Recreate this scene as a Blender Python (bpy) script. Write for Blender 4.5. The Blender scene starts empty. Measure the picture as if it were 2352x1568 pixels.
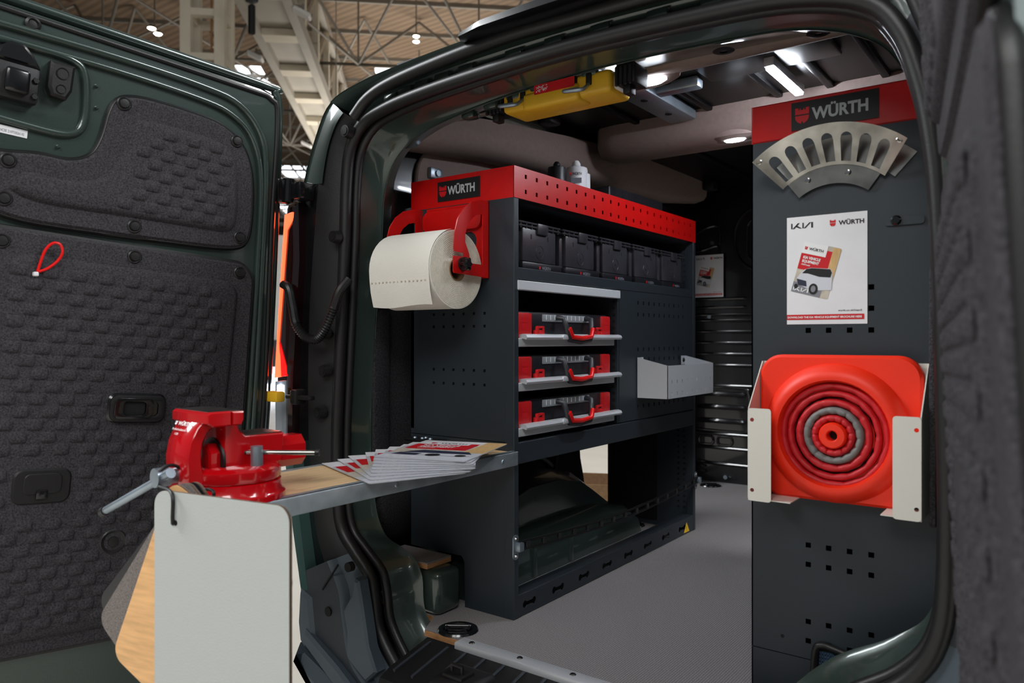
import bpy, bmesh, math, random
from mathutils import Vector, Matrix
random.seed(7)
R = math.radians
scene = bpy.context.scene
COL = scene.collection

# ------------------------------------------------------------------ camera
YAW = R(36.7)
cam_d = bpy.data.cameras.new('camera')
cam = bpy.data.objects.new('camera', cam_d)
COL.objects.link(cam)
cam.location = (0, 0, .77)
cam.rotation_euler = (R(90), 0, YAW)
cam_d.sensor_width = 36
cam_d.lens = 1736 / 2352 * 36
cam_d.shift_y = -6 / 2352
cam_d.clip_start = .02
cam_d.clip_end = 300
cam_d.dof.use_dof = True
cam_d.dof.focus_distance = 2.1
cam_d.dof.aperture_fstop = 4.0
scene.camera = cam

# hall axes (the hall is turned against the van)
HA = R(43.7)
HF = Vector((-math.sin(HA), math.cos(HA), 0))
HR = Vector((math.cos(HA), math.sin(HA), 0))
def hall(a, b, z):
    return HR * a + HF * b + Vector((0, 0, z))

# ------------------------------------------------------------------ world and hall light
scene.view_settings.view_transform = 'Standard'
scene.view_settings.look = 'None'
scene.view_settings.gamma = 1
scene.view_settings.use_curve_mapping = False
scene.view_settings.exposure = 0.0
w = bpy.data.worlds.new('hall_air')
scene.world = w
w.use_nodes = True
w.node_tree.nodes['Background'].inputs[0].default_value = (.86, .93, 1, 1)
w.node_tree.nodes['Background'].inputs[1].default_value = .14

def area_light(name, loc, size, power, color=(1, .97, .92), target=None, size_y=None):
    d = bpy.data.lights.new(name, 'AREA')
    d.energy = power
    d.color = color
    d.shape = 'RECTANGLE'
    d.size = size
    d.size_y = size_y or size
    o = bpy.data.objects.new(name, d)
    COL.objects.link(o)
    o.location = loc
    t = Vector(target) if target else Vector(loc) - Vector((0, 0, 1))
    o.rotation_euler = (t - Vector(loc)).to_track_quat('-Z', 'Y').to_euler()
    return o
area_light('unseen_hall_light', (.2, -4.6, 5.2), 2.6, 170, (1, .98, .95), (-.9, 1.6, .4))
area_light('unseen_hall_light', (2.6, -3.2, 5.2), 2.0, 150, (.97, 1, 1), (-1.3, 1.5, .3))
area_light('unseen_hall_light', (-7.0, -1.8, 5.5), 3.0, 640, (.95, .98, 1), (-.6, .9, .6))
area_light('unseen_hall_light', (-3.0, 8.0, 9.0), 4.0, 500, (1, .97, .92))
area_light('unseen_hall_light', (5.5, 4.5, 6.5), 3.0, 600, (.96, .98, 1), (-.9, 3.2, .3))
area_light('unseen_hall_light', (-20.0, 22.0, 3.0), 10.0, 1800, (1, .95, .88), (-20, 24, 12))  # unseen up-light added to brighten the roof deck and girder

# ------------------------------------------------------------------ helpers
def lin(c):
    r = []
    for v in c[:3]:
        v /= 255.
        r.append(v / 12.92 if v <= .04045 else ((v + .055) / 1.055) ** 2.4)
    return tuple(r)

MATS = {}
def mat(name, rgb, rough=.5, metal=0., noise=None, bump=None, coat=0., spec=.5, emit=None, trans=0., alpha=1., sheen=0., aniso=None):
    """rgb in sRGB 0-255. noise=(scale, amount, detail), bump=(scale, strength)"""
    m = bpy.data.materials.new(name)
    m.use_nodes = True
    nt = m.node_tree
    b = nt.nodes['Principled BSDF']
    c = lin(rgb)
    b.inputs['Base Color'].default_value = (*c, 1)
    b.inputs['Roughness'].default_value = rough
    b.inputs['Metallic'].default_value = metal
    b.inputs['Specular IOR Level'].default_value = spec
    b.inputs['Coat Weight'].default_value = coat
    b.inputs['Coat Roughness'].default_value = .06
    b.inputs['Transmission Weight'].default_value = trans
    b.inputs['Alpha'].default_value = alpha
    b.inputs['Sheen Weight'].default_value = sheen
    if emit:
        b.inputs['Emission Color'].default_value = (*lin(emit[0]), 1)
        b.inputs['Emission Strength'].default_value = emit[1]
    tc = None
    if noise or bump:
        tc = nt.nodes.new('ShaderNodeTexCoord')
        mp = nt.nodes.new('ShaderNodeMapping')
        if aniso: mp.inputs['Scale'].default_value = aniso
        nt.links.new(tc.outputs['Object'], mp.inputs[0])
    if noise:
        n = nt.nodes.new('ShaderNodeTexNoise')
        n.inputs['Scale'].default_value = noise[0]
        n.inputs['Detail'].default_value = noise[2] if len(noise) > 2 else 3
        nt.links.new(mp.outputs[0], n.inputs['Vector'])
        r_ = nt.nodes.new('ShaderNodeValToRGB')
        a = noise[1]
        r_.color_ramp.elements[0].position = .3
        r_.color_ramp.elements[1].position = .7
        r_.color_ramp.elements[0].color = (*[max(0, v * (1 - a)) for v in c], 1)
        r_.color_ramp.elements[1].color = (*[min(1, v * (1 + a)) for v in c], 1)
        nt.links.new(n.outputs[0], r_.inputs[0])
        nt.links.new(r_.outputs[0], b.inputs['Base Color'])
    if bump:
        n2 = nt.nodes.new('ShaderNodeTexNoise')
        n2.inputs['Scale'].default_value = bump[0]
        n2.inputs['Detail'].default_value = 2
        nt.links.new(mp.outputs[0], n2.inputs['Vector'])
        bp = nt.nodes.new('ShaderNodeBump')
        bp.inputs['Strength'].default_value = bump[1]
        bp.inputs['Distance'].default_value = .002
        nt.links.new(n2.outputs[0], bp.inputs['Height'])
        nt.links.new(bp.outputs[0], b.inputs['Normal'])
    MATS[name] = m
    return m

mat('green_paint', (52, 66, 61), .28, .22, noise=(900, .25, 1), coat=.9)
mat('green_paint_lit', (66, 96, 92), .3, .3, noise=(900, .15, 1), coat=.9)  # same van paint as green_paint, with brighter light put into the colour
mat('black_gloss', (16, 17, 19), .22, .0, coat=.4)
mat('black_panel', (22, 22, 24), .32, .1, coat=.6, noise=(3, .2))
mat('roof_black', (7, 7, 8), .35, spec=.25)
mat('black_plastic', (15, 15, 16), .5, bump=(700, .25))
mat('grey_plastic', (48, 53, 60), .5, bump=(600, .5))
mat('bumper', (70, 82, 92), .48, bump=(900, .4))
mat('rubber', (24, 24, 24), .42, bump=(300, .1))
mat('felt', (60, 58, 61), .95, noise=(260, .5, 4), bump=(420, .9), spec=.15)
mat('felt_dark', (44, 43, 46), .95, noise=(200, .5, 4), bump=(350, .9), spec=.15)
mat('rack', (41, 48, 54), .42, .1, noise=(500, .12), bump=(1400, .22))
mat('red', (196, 14, 12), .34, noise=(30, .06), bump=(1200, .08), spec=.5)
mat('vise_red', (190, 8, 18), .16, coat=.7, bump=(25, .06))
mat('cone_orange', (250, 48, 14), .45, bump=(500, .1))
mat('cone_red', (196, 24, 34), .5, bump=(120, .3))
mat('reflective_grey', (120, 120, 118), .5, bump=(120, .2))
mat('black', (10, 10, 11), .5)
mat('dark_void', (6, 6, 7), .8)
mat('case_black', (21, 22, 27), .42, bump=(600, .2))
mat('bin_black', (50, 49, 54), .36, bump=(90, .12), noise=(18, .25))
mat('handle_black', (44, 45, 50), .4)
mat('case_red', (190, 20, 24), .42, bump=(700, .1))
mat('alu', (214, 217, 222), .36, .45, bump=(300, .05), aniso=(1, 30, 1))
mat('silver_paint', (200, 203, 206), .42, .15)
mat('steel', (176, 174, 168), .24, 1., noise=(16, .4, 4))
mat('zinc', (150, 162, 172), .36, .75, noise=(9, .22, 4))
mat('galv', (168, 178, 184), .4, .6, noise=(12, .3, 5))
mat('chrome', (200, 200, 200), .15, 1.)
mat('white_board', (182, 186, 183), .55, bump=(420, .25))
mat('white_powder', (222, 218, 208), .45)
mat('paper_roll', (236, 232, 222), .9, bump=(500, .5))
mat('paper_edge', (214, 206, 190), .95, noise=(160, .08), bump=(200, .4))
mat('cardboard', (140, 108, 76), .85, noise=(40, .15))
mat('paper', (226, 225, 228), .5, noise=(22, .025))
mat('page_grey', (186, 188, 194), .45)
mat('ink_black', (18, 18, 20), .5)
mat('ink_red', (198, 18, 28), .45)
mat('ink_white', (232, 232, 232), .5)
mat('ink_grey', (128, 128, 136), .5)
mat('ink_sand', (190, 180, 165), .5, noise=(60, .2))
mat('ink_wood', (205, 168, 112), .5, noise=(30, .15), aniso=(8, 1, 1))
mat('ink_silver', (206, 208, 216), .5)
mat('ink_darkblue', (42, 46, 66), .45)
mat('sign_grey', (176, 182, 186), .45)
mat('wood', (240, 203, 154), .45, noise=(7, .16, 5), aniso=(14, 1.5, 1), bump=(200, .05))
mat('wood_upright', (222, 172, 116), .5, noise=(7, .16, 5), aniso=(2, 1, 16))
mat('ply_edge', (178, 128, 84), .7, noise=(60, .25), aniso=(1, 1, 12))
mat('board_core', (92, 70, 52), .7, noise=(60, .25), aniso=(1, 1, 12))
mat('board_grey', (112, 104, 100), .7, noise=(420, .4, 2), bump=(420, .4))
mat('beige', (128, 111, 104), .8, noise=(60, .06), bump=(900, .3))
mat('yellow', (226, 176, 40), .4, bump=(200, .1))
mat('yellow_sticker', (236, 190, 30), .4)
mat('clear', (180, 186, 192), .2, alpha=.55)
mat('lens_red', (26, 5, 7), .08, coat=1)
mat('lens_clear', (120, 126, 132), .1, coat=1)
mat('cable_red', (220, 22, 20), .3)
mat('cream_steel', (208, 198, 178), .6, noise=(2, .06))
mat('girder_grey', (166, 160, 148), .6, noise=(2, .06))
mat('truss_grey', (128, 122, 112), .55)
mat('hall_floor', (196, 190, 180), .55, noise=(3, .05))
mat('booth_white', (214, 212, 208), .6)
mat('booth_dark', (50, 52, 56), .5)
mat('lamp_glow', (255, 250, 235), .4, emit=((255, 248, 225), 30))
mat('sky_glow', (255, 255, 255), .4, emit=((235, 243, 255), 4.5))
mat('led_glow', (255, 255, 255), .4, emit=((236, 244, 255), 280))
mat('dome_glow', (255, 255, 255), .4, emit=((228, 240, 255), 45))
mat('tail_glow', (255, 90, 60), .4, emit=((255, 78, 44), 3.2))
mat('tail_edge', (220, 10, 10), .4, emit=((255, 10, 8), 1.4))
mat('white_led', (255, 255, 255), .4, emit=((230, 240, 255), 20))
mat('green_rubber', (40, 44, 42), .5)

def weave_mat(name, rgb, scale, amt):
    m = mat(name, rgb, .95, spec=.1)
    nt = m.node_tree
    b = nt.nodes['Principled BSDF']
    tc = nt.nodes.new('ShaderNodeTexCoord')
    mp = nt.nodes.new('ShaderNodeMapping')
    mp.inputs['Rotation'].default_value = (0, 0, R(45))
    ch = nt.nodes.new('ShaderNodeTexChecker')
    ch.inputs['Scale'].default_value = scale
    c = lin(rgb)
    ch.inputs['Color1'].default_value = (*[v * (1 - amt) for v in c], 1)
    ch.inputs['Color2'].default_value = (*[v * (1 + amt) for v in c], 1)
    no = nt.nodes.new('ShaderNodeTexNoise')
    no.inputs['Scale'].default_value = 320
    mx = nt.nodes.new('ShaderNodeMix')
    mx.data_type = 'RGBA'
    mx.blend_type = 'OVERLAY'
    mx.inputs['Factor'].default_value = .5
    nt.links.new(tc.outputs['Object'], mp.inputs[0])
    nt.links.new(mp.outputs[0], ch.inputs['Vector'])
    nt.links.new(mp.outputs[0], no.inputs['Vector'])
    nt.links.new(ch.outputs['Color'], mx.inputs[6])
    nt.links.new(no.outputs[0], mx.inputs[7])
    nt.links.new(mx.outputs[2], b.inputs['Base Color'])
    bp = nt.nodes.new('ShaderNodeBump')
    bp.inputs['Strength'].default_value = .4
    bp.inputs['Distance'].default_value = .001
    nt.links.new(ch.outputs['Fac'], bp.inputs['Height'])
    nt.links.new(bp.outputs[0], b.inputs['Normal'])
weave_mat('carpet', (130, 126, 126), 240, .3)
weave_mat('mesh_blue', (46, 62, 80), 260, .5)

def corrugated(name, rgb, scale):
    m = mat(name, rgb, .8)
    nt = m.node_tree
    b = nt.nodes['Principled BSDF']
    tc = nt.nodes.new('ShaderNodeTexCoord')
    wv = nt.nodes.new('ShaderNodeTexWave')
    wv.bands_direction = 'Y'
    wv.inputs['Scale'].default_value = scale
    wv.inputs['Distortion'].default_value = .2
    c = lin(rgb)
    rp = nt.nodes.new('ShaderNodeValToRGB')
    rp.color_ramp.elements[0].color = (*[v * .72 for v in c], 1)
    rp.color_ramp.elements[1].color = (*[v * 1.12 for v in c], 1)
    nt.links.new(tc.outputs['Object'], wv.inputs['Vector'])
    nt.links.new(wv.outputs['Color'], rp.inputs[0])
    nt.links.new(rp.outputs[0], b.inputs['Base Color'])
corrugated('roof_deck', (122, 102, 82), 1.1)

def frame(o, ex, ey, ez=None):
    ex = Vector(ex).normalized(); ey = Vector(ey).normalized()
    ez = Vector(ez).normalized() if ez else ex.cross(ey)
    m = Matrix.Identity(4)
    for i, a in enumerate((ex, ey, ez)):
        m[0][i], m[1][i], m[2][i] = a
    m[0][3], m[1][3], m[2][3] = o
    return m
def face_rear(x, y, z):      # plate facing the rear (-Y): local x = X, local y = Z
    return frame((x, y, z), (1, 0, 0), (0, 0, 1))
def face_in(x, y, z):        # plate facing +X: local x = Y, local y = Z
    return frame((x, y, z), (0, 1, 0), (0, 0, 1))
def face_up(x, y, z, a=0):
    return Matrix.Translation((x, y, z)) @ Matrix.Rotation(a, 4, 'Z')

def catmull(pts, n=6, closed=False):
    P = [Vector(p) for p in pts]
    out = []
    N = len(P)
    rng = range(N if closed else N - 1)
    for i in rng:
        if closed:
            a, b, c, d = P[i - 1], P[i], P[(i + 1) % N], P[(i + 2) % N]
        else:
            b, c = P[i], P[i + 1]
            a = P[i - 1] if i else b * 2 - c
            d = P[i + 2] if i + 2 < N else c * 2 - b
        for k in range(n):
            t = k / n
            out.append(.5 * ((2 * b) + (c - a) * t + (2 * a - 5 * b + 4 * c - d) * t * t + (3 * b - a - 3 * c + d) * t ** 3))
    if not closed: out.append(P[-1])
    return out

def rrect(x0, x1, y0, y1, r, n=5):
    pts = []
    for cx, cy, a0 in ((x1 - r, y1 - r, 0), (x0 + r, y1 - r, 90), (x0 + r, y0 + r, 180), (x1 - r, y0 + r, 270)):
        for k in range(n + 1):
            a = R(a0 + 90 * k / n)
            pts.append((cx + r * math.cos(a), cy + r * math.sin(a)))
    return pts
def circ(cx, cy, r, n=20, ry=None):
    return [(cx + r * math.cos(2 * math.pi * k / n), cy + (ry or r) * math.sin(2 * math.pi * k / n)) for k in range(n)]

class MB:
    def __init__(s):
        s.v = []; s.f = []
    def add(s, vs, fs, M=None):
        o = len(s.v)
        s.v += [tuple(M @ Vector(p)) if M else tuple(p) for p in vs]
        s.f += [tuple(i + o for i in f) for f in fs]
        return s
    def box(s, x0, x1, y0, y1, z0, z1, M=None):
        return s.add([(x0, y0, z0), (x1, y0, z0), (x1, y1, z0), (x0, y1, z0), (x0, y0, z1), (x1, y0, z1), (x1, y1, z1), (x0, y1, z1)],
                     [(3, 2, 1, 0), (4, 5, 6, 7), (0, 1, 5, 4), (1, 2, 6, 5), (2, 3, 7, 6), (3, 0, 4, 7)], M)
    def rbox(s, x0, x1, y0, y1, z0, z1, r=.004, seg=2, M=None):
        bm = bmesh.new()
        bmesh.ops.create_cube(bm, size=1)
        for v in bm.verts:
            v.co = Vector((x0 + (v.co.x + .5) * (x1 - x0), y0 + (v.co.y + .5) * (y1 - y0), z0 + (v.co.z + .5) * (z1 - z0)))
        bmesh.ops.bevel(bm, geom=list(bm.edges), offset=r, segments=seg, affect='EDGES', profile=.5)
        return s.bm(bm, M)
    def bm(s, bm, M=None):
        bm.verts.index_update()
        s.add([v.co.copy() for v in bm.verts], [tuple(v.index for v in f.verts) for f in bm.faces], M)
        bm.free()
        return s
    def mesh(s, me, M=None):
        return s.add([v.co.copy() for v in me.vertices], [tuple(p.vertices) for p in me.polygons], M)
    def cyl(s, p0, p1, r, r1=None, n=16, M=None, caps=True):
        p0 = Vector(p0); p1 = Vector(p1); r1 = r if r1 is None else r1
        d = (p1 - p0).normalized()
        a = d.orthogonal().normalized(); b = d.cross(a)
        vs = []
        for p, rr in ((p0, r), (p1, r1)):
            for k in range(n):
                t = 2 * math.pi * k / n
                vs.append(p + (a * math.cos(t) + b * math.sin(t)) * rr)
        fs = [(k, (k + 1) % n, n + (k + 1) % n, n + k) for k in range(n)]
        if caps: fs += [tuple(range(n - 1, -1, -1)), tuple(range(n, 2 * n))]
        return s.add(vs, fs, M)
    def tube(s, pts, r, n=8, closed=False, M=None, flat=1.0):
        P = [Vector(p) for p in pts]
        N = len(P)
        T = []
        for i in range(N):
            a = P[i - 1] if (closed or i) else P[i]
            b = P[(i + 1) % N] if (closed or i < N - 1) else P[i]
            T.append((b - a).normalized())
        nrm = T[0].orthogonal().normalized()
        rings = []
        rr = r if hasattr(r, '__len__') else [r] * N
        for i in range(N):
            nrm = (nrm - T[i] * nrm.dot(T[i])).normalized()
            bi = T[i].cross(nrm)
            rings.append([P[i] + (nrm * math.cos(2 * math.pi * k / n) + bi * math.sin(2 * math.pi * k / n) * flat) * rr[i] for k in range(n)])
        vs = [v for g in rings for v in g]
        fs = []
        for i in range(N if closed else N - 1):
            j = (i + 1) % N
            for k in range(n):
                fs.append((i * n + k, i * n + (k + 1) % n, j * n + (k + 1) % n, j * n + k))
        if not closed:
            fs += [tuple(range(n - 1, -1, -1)), tuple((N - 1) * n + k for k in range(n))]
        return s.add(vs, fs, M)
    def loft(s, loops, closed=False, M=None):
        n = len(loops[0])
        vs = [p for l in loops for p in l]
        fs = []
        for i in range(len(loops) - 1):
            for k in range(n if closed else n - 1):
                fs.append((i * n + k, i * n + (k + 1) % n, (i + 1) * n + (k + 1) % n, (i + 1) * n + k))
        return s.add(vs, fs, M)
    def lathe(s, prof, n=32, M=None, caps=False):
        loops = [[(r * math.cos(2 * math.pi * k / n), r * math.sin(2 * math.pi * k / n), z) for k in range(n)] for r, z in prof]
        s.loft(loops, True, M)
        return s
    def prism(s, poly, c0, c1, M=None):
        n = len(poly)
        vs = [(x, y, c0) for x, y in poly] + [(x, y, c1) for x, y in poly]
        fs = [tuple(range(n - 1, -1, -1)), tuple(range(n, 2 * n))] + [(k, (k + 1) % n, n + (k + 1) % n, n + k) for k in range(n)]
        return s.add(vs, fs, M)
    def bprism(s, poly, c0, c1, bev, M=None):
        """prism with a chamfered top (c1) edge"""
        n = len(poly)
        cx = sum(p[0] for p in poly) / n; cy = sum(p[1] for p in poly) / n
        ins = inset(poly, bev)
        vs = [(x, y, c0) for x, y in poly] + [(x, y, c1 - bev) for x, y in poly] + [(x, y, c1) for x, y in ins]
        fs = [tuple(range(n - 1, -1, -1)), tuple(range(2 * n, 3 * n))]
        for a in (0, n):
            fs += [(a + k, a + (k + 1) % n, a + n + (k + 1) % n, a + n + k) for k in range(n)]
        return s.add(vs, fs, M)
    def perf(s, w, h, t, holes, M=None):
        """plate w x h (local x, y), thickness t (local z -t..0), with rectangular through holes (x0,x1,y0,y1)"""
        xs = sorted({0, w, *[q for a in holes for q in a[:2]]})
        ys = sorted({0, h, *[q for a in holes for q in a[2:]]})
        def solid(i, j):
            if i < 0 or j < 0 or i >= len(xs) - 1 or j >= len(ys) - 1: return False
            cx = (xs[i] + xs[i + 1]) / 2; cy = (ys[j] + ys[j + 1]) / 2
            return not any(a[0] < cx < a[1] and a[2] < cy < a[3] for a in holes)
        nx, ny = len(xs), len(ys)
        vs = [(x, y, z) for z in (0, -t) for y in ys for x in xs]
        I = lambda i, j, k: k * nx * ny + j * nx + i
        fs = []
        for j in range(ny - 1):
            for i in range(nx - 1):
                if not solid(i, j): continue
                fs.append((I(i, j, 0), I(i + 1, j, 0), I(i + 1, j + 1, 0), I(i, j + 1, 0)))
                fs.append((I(i, j + 1, 1), I(i + 1, j + 1, 1), I(i + 1, j, 1), I(i, j, 1)))
                if not solid(i - 1, j): fs.append((I(i, j, 0), I(i, j + 1, 0), I(i, j + 1, 1), I(i, j, 1)))
                if not solid(i + 1, j): fs.append((I(i + 1, j + 1, 0), I(i + 1, j, 0), I(i + 1, j, 1), I(i + 1, j + 1, 1)))
                if not solid(i, j - 1): fs.append((I(i + 1, j, 0), I(i, j, 0), I(i, j, 1), I(i + 1, j, 1)))
                if not solid(i, j + 1): fs.append((I(i, j + 1, 0), I(i + 1, j + 1, 0), I(i + 1, j + 1, 1), I(i, j + 1, 1)))
        return s.add(vs, fs, M)
    def build(s, name, m, parent=None, smooth=35, group=None):
        me = bpy.data.meshes.new(name)
        me.from_pydata(s.v, [], s.f)
        bm = bmesh.new(); bm.from_mesh(me)
        bmesh.ops.remove_doubles(bm, verts=bm.verts, dist=1e-5)
        bmesh.ops.recalc_face_normals(bm, faces=bm.faces)
        bm.to_mesh(me); bm.free()
        me.materials.append(MATS[m])
        if smooth:
            me.polygons.foreach_set('use_smooth', [True] * len(me.polygons))
            me.set_sharp_from_angle(angle=R(smooth))
        o = bpy.data.objects.new(name, me)
        COL.objects.link(o)
        if parent is not None:
            o.parent = parent
            if parent.type == 'EMPTY': o.matrix_parent_inverse = INV.get(parent.name, Matrix.Identity(4))
        return o

def inset(poly, d):
    n = len(poly)
    out = []
    area = sum(poly[i][0] * poly[(i + 1) % n][1] - poly[(i + 1) % n][0] * poly[i][1] for i in range(n))
    sg = 1 if area > 0 else -1
    for i in range(n):
        a = Vector(poly[i - 1]); b = Vector(poly[i]); c = Vector(poly[(i + 1) % n])
        e1 = (b - a).normalized(); e2 = (c - b).normalized()
        n1 = Vector((-e1.y, e1.x)) * sg; n2 = Vector((-e2.y, e2.x)) * sg
        k = n1 + n2
        k = k / max(.3, k.length_squared) * 2
        out.append(tuple(b + k * d))
    return out

INV = {}
def tag(o, label, cat, group=None, kind=None):
    if label: o['label'] = label
    if cat: o['category'] = cat
    if group: o['group'] = group
    if kind: o['kind'] = kind
    return o
def struct(o, label=None):
    o['kind'] = 'structure'
    if label: o['label'] = label
    return o
def thing(name, label, cat, loc=(0, 0, 0), group=None):
    e = bpy.data.objects.new(name, None)
    e.empty_display_size = .05
    COL.objects.link(e)
    e.location = loc
    INV[e.name] = Matrix.Translation(-Vector(loc))
    return tag(e, label, cat, group)
def dup(root, loc=None, label=None, rotz=None):
    r = root.copy(); COL.objects.link(r)
    if loc is not None: r.location = loc
    if rotz is not None: r.rotation_euler[2] = rotz
    if label: r['label'] = label
    for ch in list(root.children):
        c = ch.copy(); COL.objects.link(c); c.parent = r; c.matrix_parent_inverse = ch.matrix_parent_inverse.copy()
        for g in ch.children:
            d = g.copy(); COL.objects.link(d); d.parent = c
    return r

def curve_mesh(cu):
    o = bpy.data.objects.new('tmp', cu)
    me = bpy.data.meshes.new_from_object(o)
    bpy.data.objects.remove(o)
    return me
def plate(contours, t, bevel=0, M=None, mb=None):
    """flat plate with holes: contours in local xy, thickness 0..t in local z"""
    cu = bpy.data.curves.new('tmp', 'CURVE')
    cu.dimensions = '2D'
    cu.fill_mode = 'BOTH'
    cu.extrude = t / 2 - bevel
    cu.bevel_depth = bevel
    cu.bevel_resolution = 1
    for c in contours:
        sp = cu.splines.new('POLY')
        sp.points.add(len(c) - 1)
        for p, q in zip(sp.points, c): p.co = (q[0], q[1], 0, 1)
        sp.use_cyclic_u = True
    me = curve_mesh(cu)
    mb = mb or MB()
    T = Matrix.Translation((0, 0, t / 2))
    return mb.mesh(me, (M or Matrix.Identity(4)) @ T)
def fill(contour, z, M, mb):
    cu = bpy.data.curves.new('tmp', 'CURVE')
    cu.dimensions = '2D'
    cu.fill_mode = 'BOTH'
    sp = cu.splines.new('POLY')
    sp.points.add(len(contour) - 1)
    for p, q in zip(sp.points, contour): p.co = (q[0], q[1], 0, 1)
    sp.use_cyclic_u = True
    return mb.mesh(curve_mesh(cu), M @ Matrix.Translation((0, 0, z)))
def text(body, size, M, t=.0004, bold=0., mb=None, width=None, shear=0.):
    """text with cap height = size, left-aligned at local origin; width squeezes to a given length"""
    cu = bpy.data.curves.new('tmp', 'FONT')
    cu.body = body
    cu.size = 1
    cu.offset = bold
    cu.shear = shear
    cu.extrude = 0.0
    cu.resolution_u = 3
    me = curve_mesh(cu)
    mb = mb or MB()
    if not me.vertices: return mb
    x0 = min(v.co.x for v in me.vertices); x1 = max(v.co.x for v in me.vertices)
    sy = size / .73
    sx = width / (x1 - x0) if width else sy
    S = Matrix.Translation((0, 0, t)) @ Matrix.Diagonal((sx, sy, 1, 1)) @ Matrix.Translation((-x0, 0, 0))
    return mb.mesh(me, M @ S)
def shield(s, M, t=.0004, mb=None):
    """castle-shaped shield of height s, centred"""
    w = s * .86
    top = [(-.5, .08), (-.5, .5), (-.26, .5), (-.26, .36), (-.16, .36), (-.16, .5), (-.06, .36), (.06, .36), (.16, .5), (.16, .36), (.26, .36), (.26, .5), (.5, .5), (.5, .08)]
    bot = [(-.5, -.0), (-.47, -.2), (-.36, -.36), (-.2, -.46), (-.06, -.5), (-.04, -.36), (.04, -.36), (.06, -.5), (.2, -.46), (.36, -.36), (.47, -.2), (.5, -.0)]
    mb = mb or MB()
    for poly in (top, bot):
        mb.add([(x * w, y * s, t) for x, y in poly], [tuple(range(len(poly)))], M)
    return mb
def flat(poly, M, t=.0003, mb=None):
    mb = mb or MB()
    return mb.add([(x, y, t) for x, y in poly], [tuple(range(len(poly)))], M)
def rect(x0, x1, y0, y1):
    return [(x0, y0), (x1, y0), (x1, y1), (x0, y1)]
def car_logo(w, M, t, mb=None):
    """slanted three-stroke wordmark of width w, height .26w"""
    mb = mb or MB()
    h = w * .26
    def st(pts): mb.add([(x * w, y * h, t) for x, y in pts], [tuple(range(len(pts)))], M)
    st([(0, 0), (.06, 0), (.06, 1), (0, 1)])
    st([(.06, .0), (.15, .0), (.40, 1), (.31, 1)])
    st([(.17, .42), (.25, .62), (.50, 0), (.40, 0)])
    st([(.52, 0), (.58, 0), (.58, 1), (.52, 1)])
    st([(.58, 0), (.66, 0), (.92, 1), (.84, 1)])
    st([(.92, 1), (1.0, 1), (1.0, 0), (.92, 0)])
    return mb

# ================================================================== the hall
HZ = 12.0
GROUND = -.45
HM = frame((0, 0, 0), HR, HF)
struct(MB().box(-70, 70, -30, 110, GROUND - .1, GROUND, HM).build('floor', 'hall_floor'), 'pale exhibition hall floor')
# roof deck with skylight openings
sky = [(-8.3, -6.5, 32.2, 35.8), (-1.85, .6, 31.8, 34.4), (-9.3, -6.5, 50.5, 55), (-12, -8.5, 66, 71), (4, 9, 56, 62)]
mb = MB()
D0 = frame(HR * -70 + HF * 12 + Vector((0, 0, HZ)), HR, HF)
mb.perf(140, 96, .15, [(a + 70, b + 70, c - 12, d - 12) for a, b, c, d in sky], frame(HR * -70 + HF * 12 + Vector((0, 0, HZ + .15)), HR, HF))
ceil = struct(mb.build('ceiling', 'roof_deck'), 'brown corrugated hall roof deck')
ceil.location = (0, 0, 0)
for i, (a, b, c, d) in enumerate(sky):
    o = struct(MB().box(a, b, c, d, HZ + .2, HZ + .25, HM).build('window_%d' % (i + 1), 'sky_glow'), 'bright roof skylight')
    mb = MB()
    for k in range(1, 3):
        mb.box(a + (b - a) * k / 3 - .06, a + (b - a) * k / 3 + .06, c, d, HZ + .1, HZ + .2, HM)
    mb.build('glazing_bar', 'truss_grey', o)
for k in range(22):
    b = 15 + k * 2.6
    MB().box(-60, 60, b - .05, b + .05, HZ - .13, HZ, HM).build('purlin', 'truss_grey', ceil)
struct(MB().box(-70, 70, 108, 108.3, GROUND, HZ, HM).build('wall_back', 'booth_white'), 'far hall wall')
# space-frame trusses
for k in range(8):
    b = 19 + k * 5.2
    mb = MB()
    for j in range(-8, 8):
        a = j * 3.8 + (1.9 if k % 2 else 0)
        lo = hall(a, b, HZ - 2.6)
        for da, db in ((-1.9, -2.6), (1.9, -2.6), (-1.9, 2.6), (1.9, 2.6)):
            mb.cyl(lo, hall(a + da, b + db, HZ - .1), .045, n=6)
        mb.cyl(lo, hall(a + 3.8, b, HZ - 2.6), .05, n=6)
        mb.cyl(lo, hall(a + 1.9, b + 5.2, HZ - 2.6), .035, n=6)
        mb.cyl(lo, lo + Vector((0, 0, 2.5)), .03, n=6)
    o = mb.build('roof_truss', 'truss_grey')
    tag(o, ('nearest', 'second nearest', 'third nearest', 'fourth nearest', 'fifth nearest', 'third farthest', 'second farthest', 'farthest')[k] + ' row of grey tubular bracing under the hall roof', 'roof truss', 'tubular roof trusses of the hall')
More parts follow.
